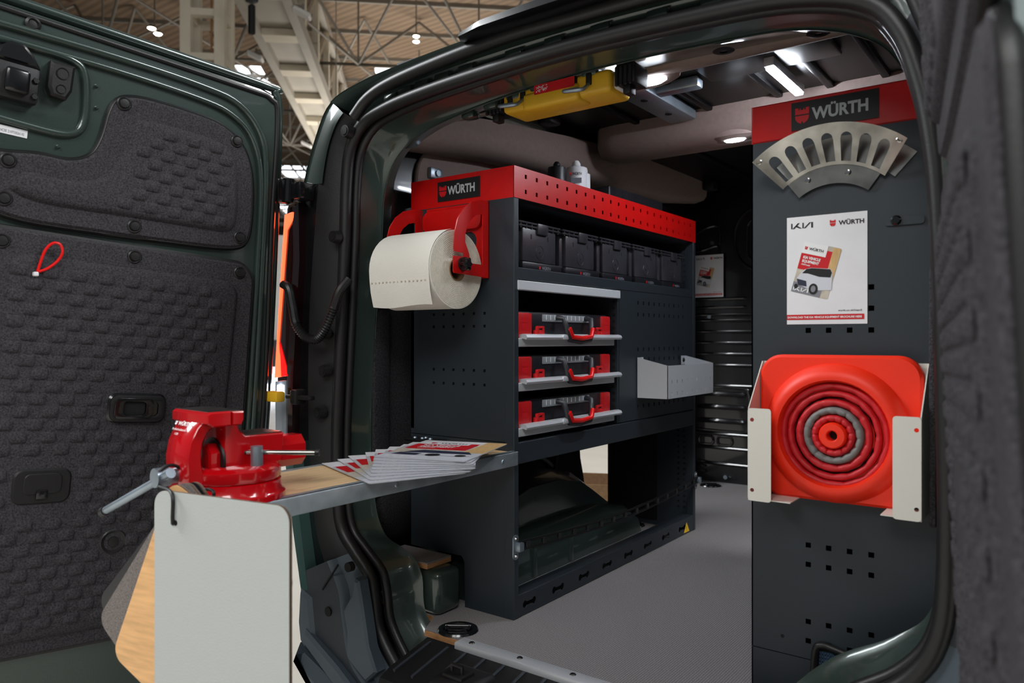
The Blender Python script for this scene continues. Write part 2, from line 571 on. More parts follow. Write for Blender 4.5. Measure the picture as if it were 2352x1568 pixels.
# long girder running away overhead
t = thing('roof_girder', 'long pale steel ladder girder running away under the hall roof', 'girder', hall(-3.6, 30, 8.6))
for s in (-.55, .55):
    MB().box(-3.6 + s - .11, -3.6 + s + .11, 9, 85, 8.6, 8.95, HM).build('chord', 'girder_grey', t)
    MB().box(-3.6 + s - .09, -3.6 + s + .09, 9, 85, 10.9, 11.2, HM).build('chord', 'girder_grey', t)
MB().box(-4.1, -3.1, 9, 85, 8.82, 8.9, HM).build('deck_plate', 'girder_grey', t)
for k in range(26):
    b = 10 + k * 2.6
    MB().box(-4.1, -3.1, b - .25, b + .25, 8.62, 8.8, HM).build('cross_plate', 'cream_steel', t)
    if k < 20:
        MB().box(-3.14, -2.96, b - .14, b + .14, 8.9, 11, HM).build('web_post', 'cream_steel', t)
        mb = MB(); mb.cyl(hall(-3.05, b, 8.95), hall(-3.05, b + 2.6, 10.95), .09, n=6); mb.build('web_diagonal', 'cream_steel', t)
# lattice column
t = thing('lattice_column', 'cream steel lattice column rising behind the open left door', 'column', hall(-4.7, 17.8, GROUND))
ca, cb, cw = -5.2, 17.3, .94
for sa in (0, 1):
    for sb in (0, 1):
        MB().box(ca + sa * (cw - .22), ca + sa * (cw - .22) + .22, cb + sb * (cw - .22), cb + sb * (cw - .22) + .22, GROUND, HZ, HM).build('post', 'cream_steel', t)
for k in range(13):
    z = GROUND + .5 + k * .98
    mb = MB()
    for y in (cb + .02, cb + cw - .2): mb.box(ca + .2, ca + cw - .2, y, y + .18, z, z + .15, HM)
    for x in (ca + .02, ca + cw - .2): mb.box(x, x + .18, cb + .2, cb + cw - .2, z, z + .15, HM)
    mb.build('batten_plate', 'cream_steel', t)
mb = MB(); mb.cyl(hall(ca + .55, cb + .45, GROUND), hall(ca + .55, cb + .45, HZ), .025, n=8)
mb.build('orange_cable', 'ply_edge', t)
# high-bay lamps
for nm, (px, y, dep, lab) in enumerate(((355, 72, 20, 'pair of glowing round lamps left of the cream column'), (956, 88, 24, 'pair of glowing round lamps hanging on a rod near the skylight'))):
    u = (px - 1176) / 1736
    F = Vector((-math.sin(YAW), math.cos(YAW), 0)); Q = Vector((math.cos(YAW), math.sin(YAW), 0))
    p = (F + Q * u) * dep + Vector((0, 0, .77 + (778 - y) / 1736 * dep))
    t = thing('high_bay_lamp', lab, 'lamp', p)
    for k, off in enumerate(((-.08, .0, 0.09), (.09, 0, -.06)) if nm == 0 else ((0, 0, .07), (0, 0, -.1))):
        c = p + Q * off[0] + Vector((0, 0, off[2]))
        MB().lathe([(0, .09), (.05, .09), (.10, .0), (.10, -.01)], 16, Matrix.Translation(c)).build('reflector', 'truss_grey', t)
        MB().lathe([(.0, -.035), (.07, -.03), (.098, -.005), (.098, .0)], 16, Matrix.Translation(c)).build('glowing_lens', 'lamp_glow', t)
    mb = MB(); mb.cyl(p + Vector((0, 0, .1)), Vector((p.x, p.y, HZ - .004)), .02, n=6); mb.build('drop_rod', 'truss_grey', t)
# floodlights and hoist on the girder
for a, b, lab in ((-4.45, 21.5, 'white floodlight on the left flank of the girder'), (-2.75, 18.5, 'white floodlight on the right flank of the girder'), (-4.45, 31, 'distant white floodlight left of the girder'), (-2.75, 31.5, 'distant white floodlight right of the girder')):
    p = hall(a, b, 8.7)
    t = thing('floodlight', lab, 'floodlight', p)
    MB().rbox(-.22, .22, -.16, .16, -.1, 0, .02, 1, Matrix.Translation(p - Vector((0, 0, .12))) @ HM @ Matrix.Rotation(R(25), 4, 'Y')).build('housing', 'booth_white', t)
    mb = MB(); mb.cyl(p - Vector((0, 0, .14)), p + Vector((0, 0, .05)), .03, n=8); mb.cyl(p, p + HR * (.35 if a < -3.6 else -.35), .03, n=8); mb.build('bracket', 'truss_grey', t)
p = hall(-3.4, 16.0, 7.75)
t = thing('chain_hoist', 'dark chain hoist hanging below the girder', 'hoist', p)
MB().rbox(-.1, .1, -.1, .1, -.1, .2, .03, 2, Matrix.Translation(p)).build('motor', 'booth_dark', t)
MB().rbox(-.06, .06, -.06, .06, -.75, -.15, .02, 1, Matrix.Translation(p)).build('chain_bag', 'black', t)
mb = MB(); mb.cyl(p + Vector((0, 0, .15)), p + Vector((0, 0, 1.08)), .02, n=6); mb.build('chain', 'booth_dark', t)
p = hall(-3.6, 28.0, 8.0)
t = thing('security_camera', 'small white dome camera on a drop pole under the girder', 'camera', p)
mb = MB(); mb.cyl(p + Vector((0, 0, .05)), p + Vector((0, 0, .83)), .03, n=6); mb.build('pole', 'booth_white', t)
MB().lathe([(0, -.16), (.1, -.08), (.13, .02), (.1, .06), (0, .06)], 12, Matrix.Translation(p)).build('dome', 'booth_white', t)
# hanging cable
mb = MB(); mb.cyl(hall(-1.82, 17, 2.2), hall(-1.82, 17, HZ - .004), .012, n=5)
tag(mb.build('hanging_cable', 'truss_grey'), 'thin cable hanging straight down beside the van roof', 'cable')
# stands beyond the van, seen through the door gap
t = thing('exhibition_stand', 'white exhibition stand wall seen between van and open door', 'stand', hall(-3.1, 16, GROUND))
MB().box(-5, -1.2, 16, 16.3, GROUND, 2.9, HM).build('wall_panel', 'booth_white', t)
MB().box(-5, -1.2, 15.8, 16, .2, .75, HM).build('fascia', 'booth_dark', t)
MB().box(-5, -1.2, 15.85, 16, -.1, .02, HM).build('light_strip', 'white_led', t)
mb = MB(); 
for k in range(12): mb.cyl(hall(-9 + k * .6, 24, 3.6 + (k % 2) * .7), hall(-9 + (k + 1) * .6, 24, 3.6 + ((k + 1) % 2) * .7), .05, n=6)
for z in (3.6, 4.3): mb.cyl(hall(-9, 24, z), hall(-1.5, 24, z), .06, n=6)
for a in (-8.5, -2): mb.cyl(hall(a, 24, GROUND), hall(a, 24, 4.3), .1, n=6)
tag(mb.build('lighting_truss', 'truss_grey'), 'grey lattice lighting truss over the distant stands', 'truss')
# carton outside the far side door
t = thing('carton', 'torn brown cardboard carton outside the side door', 'carton', (-2.45, 4.12, GROUND))
M = Matrix.Translation((-2.45, 4.12, GROUND)) @ Matrix.Rotation(R(25), 4, 'Z')
mb = MB()
for x0, x1, y0, y1 in ((-.22, -.212, -.2, .2), (.212, .22, -.2, .2), (-.22, .22, -.2, -.192), (-.22, .22, .192, .2)): mb.box(x0, x1, y0, y1, 0, .34, M)
mb.build('box_walls', 'cardboard', t)
MB().box(-.22, .22, -.2, .2, 0, .008, M).build('box_bottom', 'cardboard', t)
for s in (0, 1):
    MB().box(0, .19, -.2, .2, 0, .006, M @ Matrix.Translation((.22 if s else -.22, 0, .34)) @ Matrix.Rotation(R(-50 if s else -140), 4, 'Y')).build('flap', 'cardboard', t)

# ================================================================== the van
van = thing('delivery_van', 'dark green delivery van with open rear doors and fitted cargo bay', 'van', (-.95, 2.8, GROUND))
N = 5
AP = [(-1.38, -.13), (-1.435, -.092), (-1.501, -.006), (-1.519, .076), (-1.536, .129), (-1.601, .183), (-1.654, .235), (-1.672, .32), (-1.675, .5), (-1.655, .8), (-1.64, 1.05), (-1.635, 1.2), (-1.62, 1.30), (-1.57, 1.36), (-1.486, 1.385), (-1.365, 1.40), (-1.175, 1.411), (-.9, 1.418), (-.58, 1.408), (-.42, 1.393), (-.30, 1.355), (-.245, 1.29), (-.215, 1.2), (-.198, 1.107), (-.187, .98), (-.178, .7), (-.175, .4), (-.19, .27), (-.24, .19), (-.33, .12), (-.39, .03), (-.42, -.06), (-.48, -.13)]
OU = [(-1.42, -.32), (-1.55, -.32), (-1.70, -.28), (-1.755, -.12), (-1.77, -.0), (-1.78, .1), (-1.80, .2), (-1.825, .35), (-1.85, .55), (-1.86, .85), (-1.83, 1.08), (-1.80, 1.22), (-1.745, 1.35), (-1.68, 1.435), (-1.55, 1.468), (-1.38, 1.483), (-1.175, 1.493), (-.9, 1.497), (-.58, 1.49), (-.40, 1.483), (-.25, 1.46), (-.15, 1.41), (-.09, 1.3), (-.06, 1.15), (-.04, 1.0), (-.03, .7), (-.03, .4), (-.04, .25), (-.05, .15), (-.06, .05), (-.1, -.1), (-.2, -.25), (-.4, -.32)]
IN = [(-1.36, -.09), (-1.40, -.05), (-1.45, .02), (-1.46, .107), (-1.49, .153), (-1.54, .177), (-1.61, .206), (-1.65, .30), (-1.66, .5), (-1.645, .8), (-1.62, 1.05), (-1.61, 1.18), (-1.58, 1.26), (-1.53, 1.31), (-1.46, 1.341), (-1.36, 1.363), (-1.18, 1.386), (-.9, 1.401), (-.58, 1.394), (-.42, 1.376), (-.31, 1.33), (-.257, 1.27), (-.228, 1.19), (-.211, 1.10), (-.200, .97), (-.191, .7), (-.188, .4), (-.21, .28), (-.27, .22), (-.37, .16), (-.45, .08), (-.5, .0), (-.55, -.06)]
def loop(P, y, dz=0): return catmull([(p[0], y, p[1] + dz) for p in P], N)
def mixl(A, B, f, y=None):
    r = [a.lerp(b, f) for a, b in zip(A, B)]
    if y is not None:
        for p in r: p.y = y
    return r
LA = loop(AP, 1.44); LO = loop(OU, 1.40); LI = loop(IN, 1.535)
def seg(L, i, j): return L[i * N:j * N + 1]
def rear(name, m, i, j, f0, f1, y0, y1, steps=3):
    loops = []
    for k in range(steps + 1):
        t = k / steps
        loops.append(mixl(seg(LA, i, j), seg(LO, i, j), f0 + (f1 - f0) * t, y0 + (y1 - y0) * math.sin(t * math.pi / 2)))
    return MB().loft(loops).build(name, m, van, 40)
# rear face around the opening
rear('pillar_trim', 'black_plastic', 5, 12, .03, .55, 1.43, 1.395)
rear('pillar_trim', 'black_gloss', 5, 11, .55, 1.0, 1.395, 1.41)
rear('corner_panel', 'green_paint', 11, 13, .42, 1.0, 1.390, 1.405)
rear('pillar_trim', 'black_plastic', 12, 13, .03, .55, 1.43, 1.395)
rear('bumper_corner', 'bumper', 0, 5, .05, .30, 1.435, 1.40)
rear('bumper_corner', 'bumper', 0, 5, .30, .36, 1.40, 1.375)
rear('bumper_corner', 'grey_plastic', 0, 5, .36, .95, 1.375, 1.37)
rear('roof_channel', 'green_paint', 13, 21, .03, .35, 1.45, 1.475)
rear('roof_channel', 'green_paint', 13, 21, .35, .65, 1.475, 1.45)
rear('roof_edge', 'green_paint', 13, 21, .65, 1.02, 1.45, 1.40)
rear('pillar_trim', 'grey_plastic', 21, 27, .03, 1.0, 1.43, 1.40)
rear('bumper_corner', 'bumper', 27, 32, .03, 1.0, 1.43, 1.40)
# outer skin going forward; the left side door is open (gap in the skin)
def skin(name, i, j, y0, y1, m='green_paint'):
    A = seg(LO, i, j)
    off = [Vector((p.x - .012 if p.x < -.9 else p.x + .012, 1.45, p.z)) for p in A]
    loops = []
    if y0 < 1.5: loops += [A]
    rise = lambda p, y: max(0, min(1, (p.z - 1.15) / .25)) * max(0, min(.13, (y - 1.57) * .4))
    ya = max(y0, 1.47)
    loops += [[Vector((p.x, y, p.z + rise(p, y))) for p in off] for y in ((ya, 1.57, 1.75, 1.92, (1.92 + y1) / 2, y1) if ya < 1.5 else (ya, (ya + y1) / 2, y1))]
    return MB().loft(loops).build(name, m, van, 40)
skin('side_skin', 2, 13, 1.41, 2.84)
skin('side_skin', 11, 13, 2.84, 3.75)
skin('side_skin', 2, 4, 2.84, 3.75)
skin('side_skin', 2, 13, 3.75, 4.6)
skin('roof_skin', 13, 21, 1.41, 4.6)
skin('side_skin', 21, 31, 1.41, 2.84)
skin('side_skin', 21, 23, 2.84, 3.75)
skin('side_skin', 29, 31, 2.84, 3.75)
skin('side_skin', 21, 31, 3.75, 4.6)
# D-pillar body-colour strip below the lamp, and corner bumper wedge
mb = MB(); mb.prism([(-1.855, .47), (-1.82, .47), (-1.742, .06), (-1.772, .05), (-1.820, .27)], 0, .06, frame((0, 1.43, 0), (1, 0, 0), (0, 0, 1)))
mb.build('quarter_panel', 'green_paint_lit', van)
M = frame((0, 1.45, 0), (1, 0, 0), (0, 0, 1))
MB().bprism([(-1.72, .045), (-1.776, .067), (-1.784, -.035), (-1.775, -.09), (-1.75, -.115), (-1.70, -.09)], 0, .09, .015, M).build('bumper_wedge', 'bumper', van)
MB().bprism([(-1.762, -.09), (-1.745, -.115), (-1.60, -.17), (-1.42, -.30), (-1.40, -.45), (-1.62, -.45), (-1.70, -.22)], 0, .115, .025, M).build('bumper_wedge', 'bumper', van)
mb = MB(); mb.prism([(-1.68, .075), (-1.615, .155), (-1.612, .152), (-1.677, .072)], 0, .004, frame((0, 1.372, 0), (1, 0, 0), (0, 0, 1))); mb.build('panel_groove', 'black', van)
M = frame((0, 1.40, 0), (1, 0, 0), (0, 0, 1))
MB().bprism([(-1.745, -.085), (-1.735, -.045), (-1.60, -.115), (-1.44, -.215), (-1.45, -.26), (-1.62, -.165)], 0, .05, .008, M).build('bumper_ledge', 'bumper', van)
MB().bprism([(-1.545, .13), (-1.528, .125), (-1.512, .06), (-1.49, -.04), (-1.46, -.10), (-1.50, -.135), (-1.575, -.09), (-1.575, -.02), (-1.59, .035), (-1.555, .085)], 0, .035, .006, M).build('bumper_facet', 'bumper', van)
# plugs, bolts
for x, z in ((-1.70, .786), (-1.70, .68), (-1.655, 1.054), (-1.72, .56), (-1.605, 1.34)):
    mb = MB(); mb.cyl((x, 1.405, z), (x, 1.385, z), .019, .016, 18); mb.cyl((x, 1.386, z), (x, 1.383, z), .011, .011, 14)
    mb.build('plug_or_hole', 'rubber', van)
for x, z in ((-1.573, .154), (-1.655, .017)):
    mb = MB(); mb.cyl((x, 1.385, z), (x, 1.3685, z), .013, .013, 16)
    mb.build('plug_or_hole', 'dark_void', van)  # dark disc colours in the shade of a recessed hole
# seals
def seal(pts, r, name='door_seal', i=0, j=32):
    MB().tube(pts, r, 10).build(name, 'rubber', van, 60)
seal([p + Vector((0, -.012, 0)) for p in mixl(LA, LO, .05)], .017)
seal([p + Vector((0, -.002, 0)) for p in mixl(LA, LI, .16)], .012)
OT = catmull([(-1.593, 1.41, 1.382), (-1.541, 1.41, 1.42), (-1.457, 1.41, 1.445), (-1.301, 1.41, 1.463), (-1.08, 1.41, 1.477), (-.887, 1.41, 1.475), (-.6, 1.41, 1.468), (-.35, 1.41, 1.445), (-.24, 1.41, 1.39), (-.19, 1.41, 1.28)], 5)
MB().tube(OT, .0165, 10).build('roof_seal', 'rubber', van, 60)
# stamped notches in the channel above the opening
for k in range(15):
    f = 14.3 + k * .42
    A = LA[int(f * N)]; B = LO[int(f * N)]
    c = A.lerp(B, .40); c.y = 1.452
    MB().rbox(-.025, .025, -.012, .02, -.013, .013, .005, 2, Matrix.Translation(c)).build('stamped_boss', 'green_paint', van)
# jamb: from the seal forward into the bay
MB().loft([mixl(LA, LI, k / 5, 1.445 + .095 * math.sin(k / 5 * math.pi / 2)) for k in range(6)]).build('door_jamb', 'green_paint', van, 50)
J2 = [Vector((p.x - .03 if p.x < -.9 else p.x + .03, 1.60, p.z + (.02 if p.z > 1.2 else 0))) for p in LI]
MB().loft([seg(LI, 7, 21), seg(J2, 7, 21)]).build('door_jamb', 'green_paint', van, 50)
# roof spoiler
mb = MB()
pr = [(1.34, 1.487), (1.345, 1.505), (1.42, 1.535), (1.65, 1.55), (1.65, 1.50), (1.40, 1.482)]
lo = []
for x, f in ((-1.19, .0), (-1.175, .55), (-1.10, .9), (-.95, 1), (-.6, 1), (-.45, .8), (-.38, 0)):
    lo.append([Vector((x, 1.42 + (y - 1.42) * (.4 + .6 * f), 1.487 + (z - 1.487) * max(.05, f))) for y, z in pr])
mb.loft(lo, True); mb.f.append(tuple(range(6))); mb.build('roof_spoiler', 'black_gloss', van, 40)
# header inner panel
hdr = [seg(LI, 13, 21), [Vector((p.x, 1.585, p.z + .012)) for p in seg(LI, 13, 21)], [Vector((p.x, 1.67, 1.425 - (p.x + .9) ** 2 * .05)) for p in seg(LI, 13, 21)]]
MB().loft(hdr).build('roof_header', 'green_paint', van, 50)
for k in range(6):
    x = -1.30 + k * .075
    MB().rbox(x - .022, x + .022, 1.542, 1.575, 1.392 - (x + .9) ** 2 * .22, 1.415 - (x + .9) ** 2 * .22, .008, 2).build('stamped_boss', 'green_paint', van)
for x, y in ((-.62, 1.61), (-.42, 1.61), (-1.32, 1.61)):
    MB().lathe([(.008, .002), (.018, .003), (.024, 0), (.018, -.002), (.008, -.002)], 16, Matrix.Translation((x, y, 1.407 - (x + .9) ** 2 * .06))).build('header_hole', 'black', van)
# beige headlining pieces
mb = MB()
mb.loft([[(x, 1.655, 1.425 - (x + .75) ** 2 * .02), (x, 1.665, 1.412 - (x + .75) ** 2 * .02), (x, 1.70, 1.412), (x, 1.735, 1.424), (x, 1.76, 1.46), (x, 1.77, 1.575)] for x in (-1.45, -1.3, -1.15, -1.0, -.85, -.7, -.55, -.4, -.3)])
hl = mb.build('headliner', 'beige', van, 60)
M = Matrix.Translation((-.87, 1.715, 1.408))
mb = MB(); mb.lathe([(0, -.006), (.05, -.004), (.062, .004), (.064, .016)], 24, M @ Matrix.Diagonal((1.6, .62, 1, 1))); mb.build('lamp_housing', 'beige', van)
for x in (-.925, -.835):
    mb = MB(); mb.lathe([(0, -.004), (.02, -.003), (.03, .003)], 18, Matrix.Translation((x, 1.70, 1.401)) @ Matrix.Diagonal((1.25, .62, 1, 1))); mb.build('dome_lamp', 'dome_glow', van)
# left roof rail trim, rising forward
rail = []
for y, zl, zu in ((1.53, 1.325, 1.36), (1.65, 1.352, 1.39), (2.0, 1.385, 1.435), (2.45, 1.41, 1.48), (3.0, 1.425, 1.52), (3.45, 1.45, 1.565), (3.75, 1.49, 1.60)):
    rail.append([(-1.66, y, zl - .005), (-1.60, y, zl - .012), (-1.55, y, zl), (-1.535, y, zl + .02), (-1.53, y, zu), (-1.54, y, zu + .06)])
mb = MB(); mb.loft(rail); mb.f.append((36, 37, 38, 39, 40, 41)); mb.build('headliner_rail', 'beige', van, 60)
# cross trim
cr = []
for x in (-1.50, -1.485, -1.46, -1.40, -.9, -.4, -.15):
    k = {-1.50: .2, -1.485: .65, -1.46: .9}.get(x, 1)
    cr.append([(x, 2.61 - .095 * k, 1.575), (x, 2.61 - .095 * k, 1.515 - .015 * k), (x, 2.61 - .055 * k, 1.495 - .035 * k), (x, 2.61 + .05 * k, 1.495 - .035 * k), (x, 2.61 + .11 * k, 1.52 - .01 * k), (x, 2.61 + .12 * k, 1.575)])
mb = MB(); mb.loft(cr); mb.f.append(tuple(range(6))); mb.build('headliner_beam', 'beige', van, 60)
mb = MB(); mb.lathe([(0, -.012), (.04, -.01), (.052, .0), (.054, .02)], 20, Matrix.Translation((-.945, 2.57, 1.470)) @ Matrix.Diagonal((1.7, .8, 1, 1))); mb.build('lamp_housing', 'beige', van)
mb = MB(); mb.lathe([(0, -.004), (.024, -.003), (.03, .003)], 18, Matrix.Translation((-.945, 2.56, 1.457)) @ Matrix.Diagonal((1.3, .6, 1, 1))); mb.build('dome_lamp', 'dome_glow', van)
# inner roof, ribs, channel
MB().box(-1.62, -.12, 1.60, 3.95, 1.575, 1.59).build('inner_roof', 'roof_black', van)
for x in (-1.30, -1.02, -.78, -.62, -.46, -.30):
    MB().rbox(x - .012, x + .012, 1.9, 3.9, 1.562, 1.58, .005, 2).build('roof_rib', 'roof_black', van)
MB().rbox(-1.16, -1.06, 1.95, 2.5, 1.535, 1.575, .008, 2, ).build('roof_bow', 'zinc', van)
mb = MB(); mb.rbox(-1.07, -.92, 2.18, 2.225, 1.54, 1.575, .008, 2); mb.build('roof_bow', 'zinc', van)
for x, y in ((-1.11, 2.05), (-1.11, 2.2), (-1.11, 2.38)):
    mb = MB(); mb.cyl((x, y, 1.533), (x, y, 1.537), .012, n=14); mb.build('bow_hole', 'dark_void', van)
for x0, x1 in ((-1.55, -1.19), (-.90, -.52)):
    MB().rbox(x0, x1, 1.98, 2.24, 1.56, 1.575, .006, 2).build('roof_recess_panel', 'roof_black', van)
mb = MB(); mb.rbox(-.705, -.675, 2.13, 2.43, 1.535, 1.562, .004, 2); mb.build('strip_lamp', 'alu', van)
mb = MB(); mb.rbox(-.702, -.678, 2.14, 2.425, 1.528, 1.536, .003, 2); mb.build('strip_lamp_lens', 'led_glow', van)
for y in (1.62, 3.1):
    MB().rbox(-1.53, -1.47, y + .58, y + .65, 1.53, 1.575, .01, 2).build('rail_bracket', 'black_plastic', van)
# inner side walls
def wall(name, x0, x1, y0, y1, z0, z1, m='black_panel'): return MB().rbox(x0, x1, y0, y1, z0, z1, .01, 2).build(name, m, van)
wall('inner_wall', -1.78, -1.70, 1.62, 2.72, .0, 1.0)
wall('inner_wall', -1.76, -1.67, 1.60, 2.80, .98, 1.40)
wall('inner_wall', -1.76, -1.68, 2.78, 3.95, 1.18, 1.50)
wall('inner_wall', -1.78, -1.70, 3.72, 3.95, .0, 1.2)
wall('inner_wall', -.14, -.08, 1.62, 2.84, .0, 1.5)
wall('inner_wall', -.14, -.08, 2.82, 3.95, 1.25, 1.5)
wall('inner_wall', -.14, -.08, 3.72, 3.95, .0, 1.3)
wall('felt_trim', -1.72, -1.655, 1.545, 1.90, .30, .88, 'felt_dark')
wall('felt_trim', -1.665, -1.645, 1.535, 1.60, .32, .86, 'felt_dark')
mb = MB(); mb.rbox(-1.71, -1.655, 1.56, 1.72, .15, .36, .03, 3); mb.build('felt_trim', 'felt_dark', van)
M = frame((-1.665, 2.2, 1.12), (0, 1, 0), (0, 0, 1))
MB().bprism(rrect(-.48, .42, -.12, .27, .12, 7), 0, .012, .004, M).build('window_blank', 'beige', van)
for y, z in ((1.80, 1.30), (1.72, 1.16), (1.74, 1.05)):
    mb = MB(); mb.rbox(-1.672, -1.640, y - .03, y + .03, z - .018, z + .018, .006, 2); mb.cyl((-1.64, y, z), (-1.634, y, z), .010, n=12)
    mb.build('wall_bracket', 'zinc', van)
for x, z in ((-1.618, .985), (-1.622, .90)):
    mb = MB(); mb.cyl((x - .004, 1.53, z), (x - .004, 1.512, z), .018 if z > .95 else .010, n=16); mb.build('bolt', 'zinc', van)
# wheel house in the lower bay
pts = []
arch = [(1.78, .0), (1.80, .10), (1.86, .19), (1.97, .26), (2.12, .30), (2.30, .30), (2.45, .27), (2.56, .20), (2.63, .10), (2.66, .0)]
low = [(1.70, .0), (1.70, .10), (1.75, .135), (1.90, .14), (2.12, .14), (2.30, .14), (2.50, .14), (2.64, .12), (2.72, .07), (2.74, .0)]
A0 = [Vector((-1.70, y, z)) for y, z in arch]; A1 = [Vector((-1.55, y, z * .97)) for y, z in arch]; A2 = [Vector((-1.50, y, z * .86)) for y, z in arch]
A3 = [Vector((-1.49, y, z)) for y, z in low]; A4 = [Vector((-1.42, y, z * .97)) for y, z in low]; A5 = [Vector((-1.40, y, z * .8)) for y, z in low]; A6 = [Vector((-1.395, y, 0)) for y, z in low]
MB().loft([A0, A1, A2, A3, A4, A5, A6]).build('wheel_house', 'green_paint', van, 50)
for y in (1.86, 1.98, 2.2):
    MB().rbox(-1.415, -1.388, y, y + .022, .005, .10, .006, 2).build('wheel_house_rib', 'green_paint', van)
MB().tube(catmull([(-1.695, y, z + .04) for y, z in arch], 3), .014, 8).build('arch_bead', 'green_paint', van)
for y in (1.95, 2.2, 2.5):
    MB().tube(catmull([(-1.70, y, .36), (-1.695, y + .02, .5), (-1.70, y + .03, .75)], 4), .012, 8).build('wall_rib', 'green_paint', van)
M = face_in(-1.70, 0, 0)
MB().bprism([(2.53, .0), (2.53, .22), (2.57, .38), (2.71, .42), (2.728, .27), (2.75, .20), (2.77, .12), (2.81, .05), (2.86, 0)], 0, .03, .006, M).build('door_pillar', 'black_panel', van)
# corner tub with carpeted lid, left of the rack
MB().rbox(-1.64, -1.408, 1.548, 1.652, .0, .125, .022, 3).build('corner_tub', 'green_paint', van)
MB().box(-1.64, -1.452, 1.552, 1.652, .126, .139).build('tub_lid', 'ply_edge', van)
MB().box(-1.64, -1.452, 1.553, 1.652, .139, .143).build('tub_carpet', 'carpet', van)
# cargo floor
fl = [(-1.385, 1.47), (-.45, 1.47), (-.45, 1.56), (-.12, 1.56), (-.12, 3.95), (-1.70, 3.95), (-1.70, 1.575), (-1.43, 1.555)]
MB().prism(fl, -.018, -.003).build('floor_board', 'ply_edge', van)
MB().prism([(x, y + .002) for x, y in fl], -.003, 0).build('floor_carpet', 'carpet', van)
MB().rbox(-1.26, -.42, 1.445, 1.485, -.016, .004, .003, 2).build('floor_edge_strip', 'alu', van)
for k in range(6):
    mb = MB(); mb.lathe([(0, .003), (.006, .002), (.008, 0)], 12, Matrix.Translation((-1.22 + k * .15, 1.467, .004))); mb.build('rivet', 'chrome', van)
MB().box(-1.36, -.45, 1.45, 1.60, -.30, -.02).build('under_floor', 'black_plastic', van)
MB().box(-1.72, -.1, 1.60, 4.0, -.30, -.02).build('under_floor', 'black_plastic', van)
# ribbed step plate
st = [(1.455, -.010), (1.44, -.014), (1.32, -.040), (1.285, -.055), (1.27, -.09), (1.27, -.26), (1.46, -.26)]
MB().prism(st, -1.36, -.50, frame((0, 0, 0), (0, 1, 0), (0, 0, 1))).build('step_plate', 'black_plastic', van)
for k in range(14):
    x = -1.34 + k * .06
    MB().add([(x, 1.44, -.010), (x + .008, 1.44, -.010), (x + .008, 1.31, -.038), (x, 1.31, -.038), (x + .002, 1.44, -.018), (x + .006, 1.44, -.018), (x + .006, 1.31, -.046), (x + .002, 1.31, -.046)],
             [(0, 1, 2, 3), (0, 3, 7, 4), (1, 5, 6, 2), (3, 2, 6, 7), (0, 4, 5, 1)]).build('step_rib', 'grey_plastic', van)
mb = MB(); mb.rbox(-1.21, -1.08, 1.29, 1.40, -.06, -.012, .018, 3); mb.build('striker_cover', 'black_plastic', van)
mb = MB(); mb.rbox(-1.18, -1.12, 1.31, 1.36, -.02, -.004, .004, 2); mb.tube([(-1.165, 1.33, -.01), (-1.165, 1.33, .012), (-1.135, 1.33, .012), (-1.135, 1.33, -.01)], .005, 8); mb.build('striker', 'black', van)
MB().rbox(-1.42, -.42, 1.24, 1.47, -.45, -.11, .03, 3).build('bumper_beam', 'bumper', van)
# bulkhead
bk = MB().box(-1.76, -.08, 3.93, 3.97, -.02, 1.60).build('bulkhead', 'black_panel', van)
def bead(x0, x1, z, r=.010, m='black_panel'):
    mb = MB(); mb.tube([(x0, 3.936, z), (x0 + .012, 3.925, z), (x1 - .012, 3.925, z), (x1, 3.936, z)], r, 8); return mb.build('bulkhead_bead', m, bk)
for z in (.985, .94, .87, .75, .63, .90, .81, .69): bead(-1.75, -1.39 if z > .9 else -1.30, z, .008)
for z in (.475, .405, .33): bead(-1.65, -1.40, z, .014)
for z in (.52, .26, .185, .10): bead(-1.75, -1.20, z, .009)
MB().tube(catmull([(-1.75, 3.928, .51), (-1.42, 3.928, .51), (-1.375, 3.928, .48), (-1.37, 3.928, .40), (-1.38, 3.928, .30), (-1.43, 3.928, .275), (-1.75, 3.928, .28)], 4), .008, 8).build('bulkhead_bead', 'black_panel', bk)
for x in (-1.61, -1.505):
    MB().tube([(p[0], 3.928, p[1]) for p in rrect(x - .04, x + .04, .20, .245, .018, 4)], .007, 8, True).build('bulkhead_bead', 'black_panel', bk)
MB().tube([(p[0], 3.928, p[1]) for p in rrect(-1.45, -1.0, 1.13, 1.46, .14, 6)], .009, 8, True).build('bulkhead_bead', 'black_panel', bk)
MB().tube([(p[0], 3.928, p[1]) for p in rrect(-1.385, -1.06, 1.18, 1.40, .05, 6)], .008, 8, True).build('bulkhead_bead', 'black_panel', bk)
for z in (1.36, 1.25):
    MB().tube(catmull([(-1.75, 3.928, z - (.08 if z > 1.3 else 0)), (-1.64, 3.928, z), (-1.55, 3.928, z + .02), (-1.535, 3.928, z - .02), (-1.535, 3.928, z - .08)], 4), .008, 8).build('bulkhead_bead', 'black_panel', bk)
for x, z in ((-1.59, .89), (-1.5, .03), (-1.36, .03)):
    mb = MB(); mb.cyl((x, 3.93, z), (x, 3.918, z), .011, n=12); mb.build('bulkhead_bolt', 'zinc', bk)
for z in (.055, .08, .105): MB().rbox(-1.665, -1.61, 3.915, 3.935, z - .006, z + .006, .004, 2).build('bulkhead_bead', 'black_panel', bk)
# side reveals right of the opening
MB().rbox(-.218, -.206, 1.585, 1.61, .42, .90, .004, 2).build('felt_trim', 'felt', van)
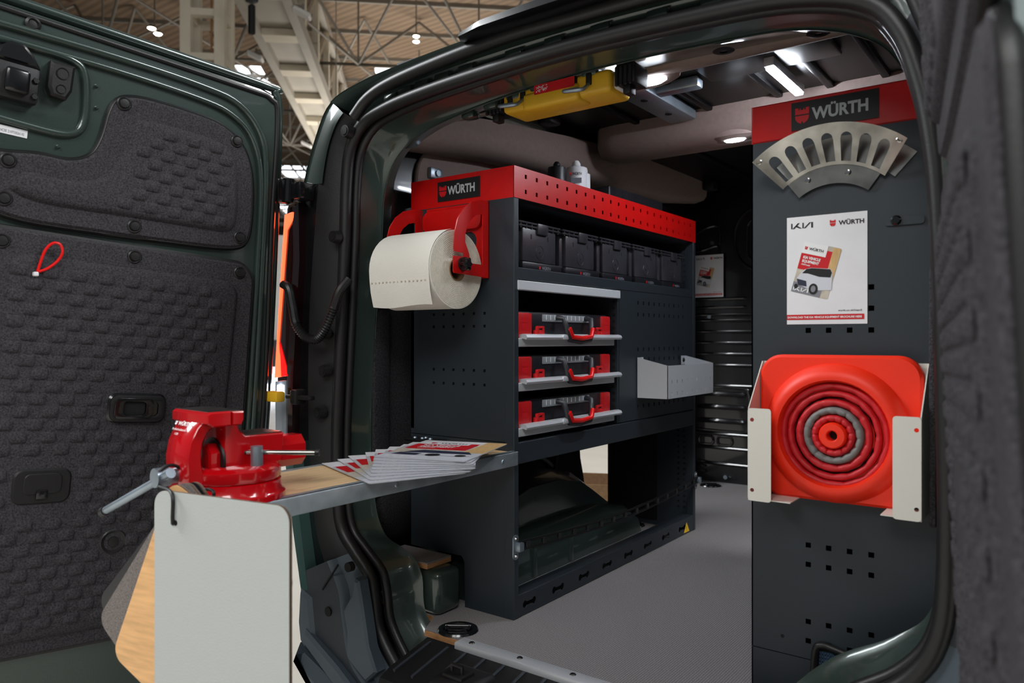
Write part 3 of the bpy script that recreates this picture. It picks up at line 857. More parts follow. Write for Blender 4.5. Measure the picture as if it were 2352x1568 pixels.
# tail lamp
M = frame((0, 1.46, 0), (1, 0, 0), (0, 0, 1))
tl = MB().bprism([(-1.80, 1.165), (-1.845, 1.16), (-1.866, .98), (-1.893, .66), (-1.893, .47), (-1.83, .47), (-1.825, .66), (-1.795, 1.0)], 0, .09, .012, M).build('tail_lamp', 'lens_red', van)
M = frame((0, 1.372, 0), (1, 0, 0), (0, 0, 1))
MB().bprism([(-1.807, 1.135), (-1.842, 1.13), (-1.858, .98), (-1.885, .70), (-1.890, .655), (-1.858, .66), (-1.862, .72), (-1.872, .76), (-1.846, .98), (-1.833, 1.085), (-1.81, 1.11)], 0, .008, .002, M).build('lit_strip', 'tail_glow', tl)
MB().bprism([(-1.860, .66), (-1.835, .662), (-1.838, .69), (-1.868, .76)], 0, .006, .001, M).build('lit_strip', 'tail_edge', tl)
MB().bprism([(-1.888, .645), (-1.835, .65), (-1.837, .49), (-1.886, .485)], 0, .006, .001, M).build('reversing_lens', 'lens_clear', tl)
mb = MB(); mb.rbox(-1.868, -1.852, 1.358, 1.366, .612, .636, .002, 2); mb.build('white_diode', 'white_led', tl)
# hinges, check strap, wiring conduit
mb = MB(); mb.rbox(-1.85, -1.80, 1.31, 1.36, 1.155, 1.225, .008, 2); mb.cyl((-1.80, 1.345, 1.16), (-1.795, 1.345, 1.225), .016, n=12); mb.rbox(-1.80, -1.745, 1.345, 1.40, 1.165, 1.215, .008, 2); mb.build('door_hinge', 'black_gloss', van)
mb = MB(); mb.rbox(-1.845, -1.79, 1.30, 1.33, .592, .622, .006, 2); mb.build('check_strap', 'yellow', van)
mb = MB(); mb.rbox(-1.80, -1.69, 1.335, 1.355, .60, .612, .004, 2); mb.rbox(-1.775, -1.745, 1.33, 1.37, .585, .628, .008, 2); mb.build('check_strap', 'black_plastic', van)
pts = catmull([(-1.80, 1.33, .925), (-1.775, 1.33, .91), (-1.765, 1.335, .86), (-1.755, 1.34, .81), (-1.725, 1.35, .775), (-1.69, 1.36, .77), (-1.66, 1.365, .80), (-1.64, 1.375, .85), (-1.625, 1.385, .90), (-1.615, 1.41, .935)], 14)
n_ = len(pts)
rad = []
for i in range(n_):
    f = i / n_
    rad.append(.0125 if f < .33 or f > .78 else (.0135 if i % 2 else .0105))
MB().tube(pts, rad, 10).build('wiring_conduit', 'rubber', van, 30)

# ------------------------------------------------------------------ rear doors
def door(mirror):
    """door in local (u = hinge to free edge, v = up, n = inner side); built once per side"""
    if not mirror:
        U = Vector((-.126, -.992, .075)).normalized(); O = Vector((-1.80, 1.33, .77))
        V = Vector((.07, 0, 1))
    else:
        U = Vector((.158, -.985, .03)).normalized(); O = Vector((-.16, 1.30, .77))
        V = Vector((-.05, 0, 1))
    V = (V - U * V.dot(U)).normalized()
    W = V.cross(U) if not mirror else U.cross(V)
    W = W if (W.x > 0) != mirror else -W
    M = frame(O, U, V, W)
    T = -.06
    f2 = lambda x: x
    # painted shell: frame plate with recess, outer skin
    outer = [(-.005, -.94), (.0, -.80), (.0, -.6), (.01, -.213), (.025, -.03), (.04, .215), (.054, .457), (.072, .63), (.09, .668), (.13, .676), (.75, .676), (.765, .66), (.765, -.94), (.72, -.97), (.03, -.97)]
    d = MB().bprism(outer, -.075, -.020, .008, M).build('rear_door', 'green_paint', van)
    # raised seam rim and seal lines
    def ln(pts, r, m, name, dz=0, cl=False):
        MB().tube([(p[0], p[1], dz) for p in pts], r, 8, cl, M).build(name, m, d, 60)
    P = catmull([(.045, -.75, 0), (.05, -.4, 0), (.062, -.1, 0), (.078, .2, 0), (.095, .45, 0), (.12, .55, 0), (.19, .615, 0), (.30, .632, 0), (.5, .635, 0), (.76, .628, 0)], 5)
    ln(P, .010, 'green_paint', 'rim', -.018)
    P2 = catmull([(.055, -.75, 0), (.065, -.4, 0), (.078, -.1, 0), (.092, .2, 0), (.108, .43, 0), (.145, .535, 0), (.21, .583, 0), (.30, .598, 0), (.5, .603, 0), (.76, .598, 0)], 5)
    ln(P2, .008, 'green_paint', 'rim', -.016)
    ln(catmull([(.02, -.8, 0), (.028, -.2, 0), (.06, .3, 0), (.075, .6, 0), (.10, .655, 0), (.2, .662, 0), (.76, .664, 0)], 4), .007, 'rubber', 'edge_seal', -.02)
    # felt trims
    def soft(poly, z):
        L = [[(x, y, zz) for x, y in (inset(poly, i) if i else poly)] for i, zz in ((0, -.003), (.005, z * .35), (.010, z * .8), (.015, z))]
        m_ = MB(); m_.loft(L, True, M)
        return fill([(p[0], p[1]) for p in L[3]], z, M, m_)
    up = catmull([(.76, .352, 0), (.70, .356, 0), (.64, .366, 0), (.575, .368, 0), (.532, .392, 0), (.512, .44, 0), (.502, .50, 0), (.487, .535, 0), (.455, .55, 0), (.40, .555, 0), (.30, .553, 0), (.23, .543, 0), (.175, .508, 0), (.145, .455, 0), (.132, .39, 0), (.127, .30, 0), (.135, .255, 0), (.16, .235, 0), (.22, .226, 0), (.33, .221, 0), (.5, .216, 0), (.66, .216, 0), (.76, .24, 0)], 4)
    up = [(p.x, p.y) for p in up]
    MB().bprism(up, -.02, -.002, .006, M).build('upper_trim', 'felt', d)
    MB().tube([(p[0], p[1], -.016) for p in up], .008, 6, True, M).build('trim_gasket', 'rubber', d, 60)
    emb = catmull([(.66, .322, 0), (.58, .322, 0), (.51, .345, 0), (.465, .42, 0), (.45, .485, 0), (.43, .502, 0), (.33, .505, 0), (.235, .498, 0), (.195, .47, 0), (.178, .40, 0), (.172, .31, 0), (.19, .272, 0), (.26, .266, 0), (.45, .262, 0), (.62, .258, 0), (.69, .28, 0)], 4, True)
    emb = [(p.x, p.y) for p in emb]
    soft(emb, .009).build('upper_trim', 'felt', d, 70)
    lo = rrect(.085, .76, -.775, .193, .05, 6)
    lo = [(x - (.012 if y < -.2 and x < .3 else 0) + (.022 * (y + .2) / .4 if x < .3 and y > -.2 else 0), y) for x, y in lo]
    MB().bprism(lo, -.02, -.002, .006, M).build('lower_trim', 'felt', d)
    MB().tube([(p[0], p[1], -.016) for p in lo], .008, 6, True, M).build('trim_gasket', 'rubber', d, 60)
    lo2 = rrect(.145, .68, -.74, .143, .045, 6)
    soft(lo2, .007).build('lower_trim', 'felt', d, 70)
    # embossed squares: part of the felt, one relief mesh per trim
    mb = MB()
    def pad(u, v, z, w=.0185, h=.0145):
        L = [[(x, y, zz) for x, y in rrect(u - w + i, u + w - i, v - h + i, v + h - i, max(.002, .007 - i * .4), 2)] for i, zz in ((0, z - .001), (.0030, z + .0024), (.0065, z + .0050))]
        mb.loft(L, True, M); n = len(L[0]); mb.add(L[2], [tuple(range(n))], M)
    for k in range(29):
        v = .106 - k * .0288
        for j in range(8):
            u = .24 + j * .0592 - (.0296 if k % 2 else 0)
            if u < .18 or u > .655 or v < -.72: continue
            if .29 < u < .47 and -.265 < v < -.135: continue
            if .49 < u < .65 and -.445 < v < -.315: continue
            if .36 < u < .44 and -.56 < v < -.49: continue
            pad(u, v, .007)
    o = mb.build('embossed_squares', 'felt', d); o['kind'] = 'stuff'
    mb = MB()
    for k in range(8):
        v = .478 - k * .0265
        for j in range(5):
            u = .25 + j * .0585 - (.029 if k % 2 else 0)
            if u < .215 or u > .42 - max(0, (.46 - v)) * -.25: continue
            if k == 0 and j > 2: continue
            pad(u, v, .009)
    o = mb.build('embossed_squares', 'felt', d); o['kind'] = 'stuff'
    for u, v in () if mirror else ((.477, .528), (.193, .513), (.158, .262), (.425, .243), (.696, .338), (.696, .255), (.417, .170), (.148, .168), (.692, .163)):
        MB().lathe([(.0165, -.003), (.0165, .0), (.014, .002), (.012, .001), (.010, .005), (0, .006)], 18, M @ Matrix.Translation((u, v, 0))).build('trim_clip', 'rubber', d)
    # latch pocket: raised rim, catch, buffer, VIN-style label
    pk = catmull([(.76, .595, 0), (.65, .60, 0), (.585, .595, 0), (.562, .57, 0), (.553, .50, 0), (.556, .455, 0), (.575, .432, 0), (.62, .424, 0), (.76, .430, 0)], 5)
    MB().tube([(p.x, p.y, -.018) for p in pk], .010, 8, False, M).build('pocket_rim', 'green_paint', d, 60)
    ca = MB()
    ca.rbox(.655, .745, .468, .548, -.022, .012, .008, 2, M); ca.build('latch', 'black_plastic', d)
    MB().rbox(.675, .722, .482, .535, .010, .026, .008, 3, M).build('latch_catch', 'black_gloss', d)
    MB().bprism([(.655, .548), (.745, .548), (.735, .575), (.715, .592), (.69, .592), (.672, .575)], -.022, .012, .006, M).build('latch', 'black_gloss', d)
    for u, v in ((.663, .520), (.663, .485), (.738, .52), (.738, .485)):
        mb = MB(); mb.lathe([(0, .017), (.006, .017), (.0075, .012)], 6, M @ Matrix.Translation((u, v, 0))); mb.build('latch_bolt', 'black', d)
    MB().bprism([(.588, .577), (.637, .577), (.638, .52), (.63, .50), (.60, .498), (.59, .52)], -.022, .010, .006, M).build('bump_stop', 'rubber', d)
    for v, s in ((.553, .013), (.518, .010)):
        MB().lathe([(s, .012), (s * .8, .010), (s * .7, .002), (0, .002)], 14, M @ Matrix.Translation((.613, v, 0))).build('bump_stop_recess', 'dark_void', d)
    MB().lathe([(.016, -.02), (.016, -.013), (.011, -.010), (.009, -.014), (0, -.013)], 18, M @ Matrix.Translation((.674, .648, 0))).build('grommet', 'rubber', d)
    mb = MB(); mb.box(.662, .722, .397, .414, -.020, -.0185, M); st = mb.build('data_sticker', 'paper', d)
    if not mirror:
        S = M @ Matrix.Translation((.718, .401, -.0185)) @ Matrix.Diagonal((-1, 1, 1, 1))
        text('KNCSE 210T5026142', .006, S, .0006, 0, None, .05).build('sticker_lettering', 'ink_grey', d, 0)
    for u, v in ((.535, .555), (.53, .505), (.60, .395)):
        MB().lathe([(0, -.012), (.003, -.012), (.005, -.019)], 8, M @ Matrix.Translation((u, v, 0))).build('weld_nub', 'green_paint', d)
    # outer lip along the hinge edge
    MB().tube(catmull([(-.012, -.85, -.06), (-.006, -.3, -.06), (.022, .2, -.06), (.05, .6, -.06), (.07, .69, -.06), (.12, .70, -.06), (.76, .70, -.06)], 4), .012, 8, False, M).build('outer_lip', 'green_paint', d, 60)
    MB().bprism([(-.012, -.98), (.022, .2), (.055, .69), (.10, .702), (.775, .702), (.775, -.98)], -.10, -.075, .008, M).build('outer_skin', 'green_paint', d)
    if mirror: return M
    # grab handle recess
    MB().bprism(rrect(.310, .447, -.236, -.163, .02, 5), -.002, .012, .005, M).build('door_pull', 'black_gloss', d)
    plate([rrect(.316, .441, -.230, -.169, .017, 5), rrect(.328, .428, -.220, -.180, .012, 5)], .006, .002, M @ Matrix.Translation((0, 0, .012))).build('door_pull', 'black_plastic', d)
    plate([rrect(.345, .432, -.224, -.176, .012, 4), rrect(.358, .415, -.218, -.180, .012, 4)], .006, .002, M @ Matrix.Translation((0, 0, .014))).build('door_pull', 'black_gloss', d)
    MB().bprism(rrect(.360, .414, -.217, -.181, .010, 4), .011, .013, .001, M).build('door_pull_pocket', 'dark_void', d)
    # service hatch
    MB().bprism(rrect(.508, .627, -.421, -.340, .022, 5), -.002, .0115, .004, M).build('service_hatch', 'black_plastic', d)
    MB().bprism(rrect(.528, .606, -.398, -.350, .014, 5), .011, .0145, .002, M).build('service_hatch', 'black_plastic', d)
    MB().rbox(.556, .580, -.408, -.388, .011, .018, .002, 2, M).build('hatch_tab', 'black_gloss', d)
    # dimple plug
    MB().lathe([(.032, .006), (.028, .009), (.018, .006), (.013, .004), (.012, .010), (0, .011)], 20, M @ Matrix.Translation((.401, -.527, 0))).build('trim_clip', 'rubber', d)
    return M
DL = door(False)
DR = door(True)
# red wire loop hanging on the left door
mb = MB()
pts = [DL @ Vector(p) for p in ((.622, .105, .012), (.618, .13, .014), (.612, .155, .016), (.600, .172, .018), (.585, .172, .018), (.578, .155, .016), (.585, .135, .014), (.603, .115, .013), (.622, .104, .012))]
t = thing('wire_loop', 'small red plastic-coated wire loop stuck on the left door trim', 'wire loop', DL @ Vector((.62, .10, .01)))
MB().tube(catmull(pts, 6), .0032, 8).build('loop', 'cable_red', t)
mb = MB(); mb.rbox(-.006, .006, -.005, .005, -.004, .006, .002, 1, Matrix.Translation(DL @ Vector((.625, .098, .012)))); mb.build('knot', 'paper', t)
# lashing points in the floor
def lash(x, y, lab, s=1.0):
    t = thing('lashing_ring', lab, 'lashing ring', (x, y, 0), 'floor lashing points')
    M = Matrix.Translation((x, y, 0)) @ Matrix.Rotation(R(35), 4, 'Z') @ Matrix.Diagonal((s, s * .92, 1, 1))
    MB().lathe([(.0, .001), (.036, .0015), (.040, .006), (.052, .006), (.055, .001)], 28, M).build('cup', 'black_gloss', t)
    mb = MB(); mb.cyl((-.034, .008, .008), (.034, .008, .008), .006, n=10, M=M); mb.tube(catmull([(-.030, .008, .008), (-.026, -.018, .009), (0, -.028, .009), (.026, -.018, .009), (.030, .008, .008)], 4), .004, 8, M=M); mb.build('ring', 'black_gloss', t)
lash(-1.309, 1.517, 'black recessed lashing ring in the floor beside the rear sill')
lash(-1.534, 3.80, 'black lashing ring in the floor in front of the bulkhead')
lash(-1.47, 2.80, 'black lashing ring in the floor inside the lower rack bay')

# ================================================================== left tool rack
XB, XF, Y0, Y1, ZT = -1.62, -1.23, 1.66, 2.89, 1.245
rack = thing('tool_rack', 'tall dark grey steel tool rack with red header along the left side', 'rack', ((XB + XF) / 2, (Y0 + Y1) / 2, 0))
def sq(cx, cy, s=.008, h=None): h = h or s; return (cx - s / 2, cx + s / 2, cy - h / 2, cy + h / 2)
# end panels (rear one is perforated), in two heights
holes = [sq(x - XB, z - .485) for z in (.842, .806, .680, .640) for x in (-1.527, -1.488, -1.450, -1.411, -1.373, -1.334)]
MB().perf(XF - XB - .002, 1.158 - .485, .02, holes, face_rear(XB, Y0, .485)).build('end_panel', 'rack', rack)
MB().prism([(0, .145), (.20, .145), (.212, .13), (.214, 0), (.388, 0), (.388, .483), (0, .483)], 0, .02, face_rear(XB, Y0 + .02, .0)).build('end_panel', 'rack', rack)
MB().box(XB, XF - .004, Y1 - .02, Y1, 0, 1.158).build('end_panel', 'rack', rack)
MB().box(XB, XB + .012, Y0, Y1, .50, 1.158).build('back_panel', 'rack', rack)
# front posts
for y0, y1 in ((Y0 - .001, Y0 + .022), (Y1 - .022, Y1)):
    MB().rbox(XF - .03, XF, y0, y1, 0, 1.158, .002, 1).build('front_post', 'rack', rack)
# perforated strip inside the far post (round row)
for z0, z1, yy in ((.09, .42, Y1 - .02), (1.0, 1.14, Y1 - .02)):
    mb = MB()
    k = 0
    z = z0
    while z < z1:
        for x in (-1.27, -1.295): mb.cyl((x, yy - .0015, z), (x, yy + .001, z), .0055, n=8)
        z += .022
    o = mb.build('punched_holes', 'dark_void', rack); o['kind'] = 'stuff'
mb = MB()
z = .50
while z < .90:
    mb.cyl((-1.248, 2.249, z), (-1.248, 2.2465, z), .0055, n=8); z += .022
o = mb.build('punched_holes', 'dark_void', rack); o['kind'] = 'stuff'
# red header
hh = [sq(y - Y0, z - 1.158, .010, .012) for z in (1.180, 1.222) for y in [1.715 + .0535 * k for k in range(22)]]
MB().perf(Y1 - Y0, ZT - 1.158, .003, hh, face_in(XF, Y0, 1.158)).build('header_front', 'red', rack)
MB().box(XB, XF - .0015, Y0, Y0 + .003, 1.158, ZT).build('header_end', 'red', rack)
MB().box(XB, XF - .0015, Y1 - .003, Y1, 1.158, ZT).build('header_end', 'red', rack)
MB().box(XB, XF - .02, Y0 + .005, Y1 - .005, 1.152, 1.172).build('top_shelf', 'rack', rack)
mb = MB(); mb.box(XB, XF - .003, Y0 + .003, Y1 - .003, ZT - .006, ZT - .003); mb.build('top_tray', 'black_plastic', rack)
# shelf under the bins, its front beam
MB().box(XB + .012, XF - .02, Y0 + .02, Y1 - .02, .952, .964).build('shelf', 'rack', rack)
MB().rbox(XF - .02, XF - .002, Y0 + .014, Y1 - .014, .935, .968, .002, 1).build('shelf_beam', 'rack', rack)
# alu cover strip
mb = MB(); mb.rbox(XF - .012, XF + .004, Y0 + .015, 2.256, .905, .932, .002, 1); mb.build('cover_strip', 'silver_paint', rack)
# divider and blank perforated panel
MB().box(XB + .012, XF - .006, 2.25, 2.262, .487, .935).build('divider', 'rack', rack)
ph = [sq(y - 2.262, z - .487, .009, .013) for z in (.897, .856, .733, .697, .532) for y in [2.398 + .0423 * k for k in range(10)]]
MB().perf(Y1 - .014 - 2.262, .448, .003, ph, face_in(XF - .004, 2.262, .487)).build('blank_panel', 'rack', rack)
# lower beam, plinth
MB().rbox(XF - .02, XF - .001, Y0 + .014, Y1 - .014, .424, .484, .002, 1).build('lower_beam', 'rack', rack)
MB().box(XB + .012, XF - .02, Y0 + .02, Y1 - .02, .474, .484).build('shelf', 'rack', rack)
mb = MB()
oval = []
for k in range(8):
    cy = 1.735 + k * .147
    o1 = [(cy - .022 + .011 * math.cos(a), .030 + .011 * math.sin(a)) for a in [R(30 + 300 * q / 9) for q in range(10)]]
    o2 = [(cy + .022 + .011 * math.cos(a), .030 + .011 * math.sin(a)) for a in [R(210 + 300 * q / 9) for q in range(10)]]
    oval.append(o1 + o2)
plate([rect(Y0 + .014, Y1 - .014, .002, .060)] + oval, .003, 0, face_in(XF - .004, 0, 0)).build('plinth', 'rack', rack)
MB().rbox(XF - .05, XF - .001, Y0 + .014, Y1 - .014, .058, .063, .002, 1).build('plinth', 'rack', rack)
# inner partition of the lower bay
MB().box(XB, XF - .16, Y1 - .024, Y1 - .020, .02, .47).build('end_liner', 'black', rack)
# drawers with alu grip rail
for z, lab in ((.784, 0), (.660, 0), (.534, 0)):
    mb = MB()
    pr = [(-.012, -.014), (-.012, -.002), (.004, .0), (.014, -.003), (.018, -.010), (.014, -.016), (.004, -.013)]
    mb.prism([(XF + a, z + b) for a, b in pr], 0, .545, frame((0, 1.6775 + .5645, 0), (1, 0, 0), (0, 0, 1)))
    d = mb.build('drawer', 'alu', rack)
    mb = MB(); mb.rbox(XF - .012, XF - .002, 1.68, 2.225, z - .036, z - .012, .002, 1); mb.build('drawer_front', 'silver_paint', d)
    mb = MB(); mb.box(XB + .03, XF - .012, 1.682, 2.222, z - .034, z - .028); mb.build('drawer_tray', 'case_black', d)
    # grip notch in the middle of the rail
    mb = MB(); mb.rbox(XF + .002, XF + .0195, 1.88, 2.03, z - .017, z - .0005, .005, 2); mb.build('grip_notch', 'alu', d)
# cable-tie style load bar across the lower bay
t = thing('load_bar', 'black slotted restraint bar across the lower rack bay', 'bar', (XF, 2.27, .2))
n_ = 13
def sag(f): return .205 - .028 * math.sin(f * math.pi) * (1 if f < .5 else 1) 
top = [Vector((XF + .012, 1.665 + 1.215 * k / 24, sag(k / 24) + .010)) for k in range(25)]
bot = [Vector((XF + .012, 1.665 + 1.215 * k / 24, sag(k / 24) - .010)) for k in range(25)]
MB().tube(top, .0045, 6).build('strap_edge', 'black', t)
MB().tube(bot, .0045, 6).build('strap_edge', 'black', t)
for k in range(15):
    f = (k + .5) / 15
    y = 1.665 + 1.215 * f
    MB().rbox(XF + .008, XF + .017, y - .009, y + .009, sag(f) - .010, sag(f) + .010, .002, 1).build('strap_link', 'rubber', t)
for y, sg in ((1.662, 1), (2.884, -1)):
    plate([[(-.014 + (.028 if 0 else 0), 0)] and rrect(-.012, .012, -.034, .034, .011, 5)], .003, 0, face_in(XF + .002, y, .200)).build('end_plate', 'zinc', t)
    mb = MB(); mb.rbox(XF + .004, XF + .024, y - .008, y + .014, .19, .215, .004, 2); mb.build('end_hook', 'zinc', t)
    for dz in (-.024, .024):
        mb = MB(); mb.lathe([(0, .004), (.004, .004), (.006, 0)], 12, face_in(XF + .005, y, .2 + dz)); mb.build('screw', 'chrome', t)
# warning sticker
M = face_in(XF - .0006, 0, 0)
o = flat([(2.778, .008), (2.830, .008), (2.804, .047)], M, .0003).build('warning_sticker', 'yellow_sticker', rack, 0)
o['label'] = 'yellow triangular warning sticker'
mb = MB(); text('!', .018, face_in(XF, 2.800, .014), .0004, .01, mb); mb.build('warning_mark', 'ink_black', rack, 0)
# header sign
def sign(parent, M, w, h, name='sign_plate'):
    o = flat(rect(0, w, 0, h), M, .0012).build(name, 'ink_black', parent, 0)
    o['label'] = 'black sign with red shield and grey lettering'
    shield(h * .56, M @ Matrix.Translation((w * .13, h * .50, 0)), .002).build('sign_emblem', 'ink_red', o, 0)
    text('WÜRTH', h * .42, M @ Matrix.Translation((w * .245, h * .31, 0)), .002, .035, None, w * .64).build('sign_lettering', 'sign_grey', o, 0)
sign(rack, face_rear(-1.510, Y0 - .0005, 1.173), .161, .058)

# ------------------------------------------------------------------ tool cases in the drawers
def make_case(z, lab):
    t = thing('tool_case', lab, 'tool case', (-1.42, 1.945, z), 'tool cases in the drawers')
    x0, x1, y0, y1, h = -1.57, XF - .012, 1.686, 2.212, .092
    MB().rbox(x0, x1 - .006, y0 + .004, y1 - .004, z, z + h, .008, 2).build('case_body', 'case_black', t)
    for a, b, nm in ((y0, y0 + .075, 0), (y1 - .055, y1, 1)):
        o = MB().rbox(x0 + .1, x1 + .002, a, b, z + .008, z + h - .004, .005, 2).build('corner_guard', 'case_red', t)
        M = face_in(x1 + .002, (a + b) / 2, z + h * .62)
        shield(.036, M, .0006).build('emblem', 'ink_red', o, 0)
    for y in (y0 + .104, y1 - .084):
        l = MB().rbox(x1 - .004, x1 + .010, y - .020, y + .020, z + .012, z + .040, .004, 2).build('latch', 'case_red', t)
        plate([rrect(y - .018, y + .018, z + .026, z + .050, .004, 3), rrect(y - .011, y + .011, z + .031, z + .045, .003, 3)], .008, .001, face_in(x1 + .004, 0, 0)).build('latch_loop', 'case_red', l)
    MB().rbox(x1 - .02, x1 - .002, y0 + .135, y1 - .128, z + h - .028, z + h - .006, .003, 2).build('clear_window', 'clear', t)
    for k in range(11):
        y = y0 + .15 + k * .023
        MB().box(x1 - .003, x1 - .001, y, y + .0015, z + h - .022, z + h - .008).build('window_rib', 'ink_white', t)
    # handle
    ya, yb = y0 + .205, y1 - .155
    pts = [(x1, ya, z + .078), (x1 + .022, ya + .004, z + .074), (x1 + .028, ya + .012, z + .04), (x1 + .030, ya + .024, z + .012), (x1 + .030, (ya + yb) / 2, z + .006), (x1 + .030, yb - .024, z + .012), (x1 + .028, yb - .012, z + .04), (x1 + .022, yb - .004, z + .074), (x1, yb, z + .078)]
    MB().tube(pts, .0085, 8).build('handle', 'handle_black', t, 60)
    g = [(x1 + .0345, ya + .014, z + .046), (x1 + .037, ya + .028, z + .020), (x1 + .037, (ya + yb) / 2, z + .015), (x1 + .037, yb - .028, z + .020), (x1 + .0345, yb - .014, z + .046)]
    MB().tube(g, .0075, 8).build('handle_grip', 'cable_red', t, 60)
    return t
c1 = make_case(.756, 'black tool case with red corners in the top drawer of the rack')
dup(c1, (-1.42, 1.945, .632), 'black tool case with red corners in the middle drawer of the rack')
dup(c1, (-1.42, 1.945, .506), 'black tool case with red corners in the bottom drawer of the rack')

# ------------------------------------------------------------------ storage bins on the top shelf
def make_bin():
    y0, w, z0, h, x0, x1 = 0, .215, .9645, .150, -1.56, -1.262
    t = thing('storage_bin', 'x', 'storage bin', (0, 0, 0), 'black storage bins on the rack shelf')
    mb = MB()
    mb.rbox(x0, x1 - .012, .004, w - .004, z0, z0 + h - .022, .006, 2); mb.build('bin_body', 'bin_black', t)
    MB().rbox(x1 - .016, x1, .022, w - .022, z0 + .028, z0 + h - .026, .004, 2).build('bin_front', 'bin_black', t)
    for dz in (.0, .010):
        MB().rbox(x0, x1 + .004, 0, w, z0 + h - .024 + dz, z0 + h - .018 + dz, .002, 1).build('rim', 'bin_black', t)
    for k in range(8):
        y = .012 + k * (w - .024) / 7
        MB().box(x1 - .004, x1 + .002, y - .002, y + .002, z0 + h - .028, z0 + h - .008).build('rim_rib', 'bin_black', t)
    MB().rbox(x1 - .002, x1 + .007, w * .42, w * .66, z0 + h - .040, z0 + h - .008, .003, 2).build('catch', 'bin_black', t)
    M = face_in(x1, w * .5, z0 + .058)
    MB().lathe([(.021, 0), (.020, .001), (.017, -.002), (.004, -.002), (.003, .001), (0, .001)], 20, M).build('round_mark', 'case_black', t)
    for y in (.30, .70):
        MB().rbox(x1 - .001, x1 + .001, w * y - .003, w * y + .003, z0 + .094, z0 + .108, .0008, 1).build('slot', 'dark_void', t)
    MB().rbox(x1 - .014, x1 + .012, .006, w - .006, z0, z0 + .026, .005, 2).build('label_ledge', 'case_black', t)
    shield(.010, face_in(x1 + .0122, w * .42, z0 + .012), .0004).build('emblem', 'ink_red', t, 0)
    text('WÜRTH', .009, face_in(x1 + .0122, w * .47, z0 + .0075), .0004, .02, None, .045).build('lettering', 'ink_grey', t, 0)
    return t
b0 = make_bin()
labs = ['nearest of the five black storage bins under the red header', 'second nearest of the five black storage bins under the red header', 'middle one of the five black storage bins under the red header', 'fourth of the five black storage bins counted from the van rear', 'farthest of the five black storage bins under the red header']
b0.location = (0, 1.722, 0); b0['label'] = labs[0]
for k in range(1, 5): dup(b0, (0, 1.722 + k * .2275, 0), labs[k])

# ------------------------------------------------------------------ cartridges and box on top
def cartridge(x, y, body, cap, lab, r, h, lettering=True):
    t = thing('sealant_cartridge', lab, 'cartridge', (x, y, ZT - .003))
    M = Matrix.Translation((x, y, ZT - .003))
    MB().lathe([(0, 0), (r, 0), (r, h * .80), (r * .96, h * .83), (r * .5, h * .86), (r * .42, h * .88)], 24, M).build('tube_body', body, t)
    MB().lathe([(r * .42, h * .86), (r * .40, h * .93), (r * .22, h), (0, h)], 16, M).build('nozzle_cap', cap, t)
    if lettering:
        A = Vector((0, 0, 0)) - Vector((x, y, 0)); a = math.atan2(A.y, A.x) + math.pi / 2
        F = Matrix.Translation((x, y, ZT - .003)) @ Matrix.Rotation(a, 4, 'Z') @ frame((0, -r - .001, 0), (1, 0, 0), (0, 0, 1))
        text('WÜRTH', .010, F @ Matrix.Translation((-.012, h * .62, 0)), .0006, .02, None, .030).build('lettering', 'ink_black', t, 0)
        shield(.010, F @ Matrix.Translation((-.019, h * .62 + .005, 0)), .0006).build('emblem', 'ink_red', t, 0)
        flat(rect(-.018, .018, h * .44, h * .56), F, .0006).build('label_band', 'ink_grey', t, 0)
    return t
cartridge(-1.38, 2.10, 'case_black', 'case_black', 'black cartridge with black cap on top of the rack', .030, .115, False)
cartridge(-1.40, 2.255, 'paper', 'ink_white', 'fat white cartridge with pointed cap on top of the rack', .036, .150)
cartridge(-1.43, 2.185, 'ink_grey', 'ink_grey', 'slim grey tube between the black and the white cartridge', .010, .105, False)
cartridge(-1.41, 2.335, 'ink_white', 'ink_white', 'slim white tube right of the fat white cartridge', .016, .142, False)
t = thing('storage_box', 'low dark grey ribbed box lying on top of the rack', 'box', (-1.42, 2.66, ZT))
MB().rbox(-1.50, -1.36, 2.42, 2.86, ZT - .003, ZT + .085, .004, 1).build('box_body', 'case_black', t)
mb = MB()
for k in range(60): mb.box(-1.361, -1.358, 2.425 + k * .0072, 2.429 + k * .0072, ZT, ZT + .082)
o = mb.build('box_ribs', 'bin_black', t); o['kind'] = 'stuff'

# ------------------------------------------------------------------ silver basket on the blank panel
t = thing('parts_basket', 'light grey sheet-metal basket hooked on the perforated panel', 'basket', (XF, 2.63, .56))
bx, b0_, b1_, bz0, bz1 = XF + .115, 2.385, 2.79, .562, .68
bh = [sq(y - b0_, z - bz0, .007, .012) for z in (.580, .622) for y in [2.42 + .0425 * k for k in range(9)]]
MB().perf(b1_ - b0_, bz1 - bz0 - .002, .002, bh, face_in(bx, b0_, bz0)).build('basket_front', 'silver_paint', t)
MB().box(XF, bx, b0_, b1_, bz0, bz0 + .002).build('basket_bottom', 'silver_paint', t)
for y in (b0_, b1_ - .002):
    mb = MB(); mb.add([(XF, y, bz0), (bx, y, bz0), (bx, y, bz1 - .002), (XF, y, bz1 + .025), (XF, y + .002, bz0), (bx, y + .002, bz0), (bx, y + .002, bz1 - .002), (XF, y + .002, bz1 + .025)], [(0, 1, 2, 3), (7, 6, 5, 4), (3, 2, 6, 7), (0, 4, 5, 1), (1, 5, 6, 2), (0, 3, 7, 4)])
    mb.build('basket_side', 'silver_paint', t)
for y in (b0_ + .002, b1_ - .042):
    MB().rbox(XF + .0005, XF + .0025, y, y + .04, bz1 - .01, bz1 + .025, .001, 1).build('mounting_tab', 'silver_paint', t)
    mb = MB(); mb.lathe([(0, .005), (.006, .004), (.009, 0)], 12, face_in(XF + .0025, y + .02, bz1 + .008)); mb.build('screw', 'black', t)

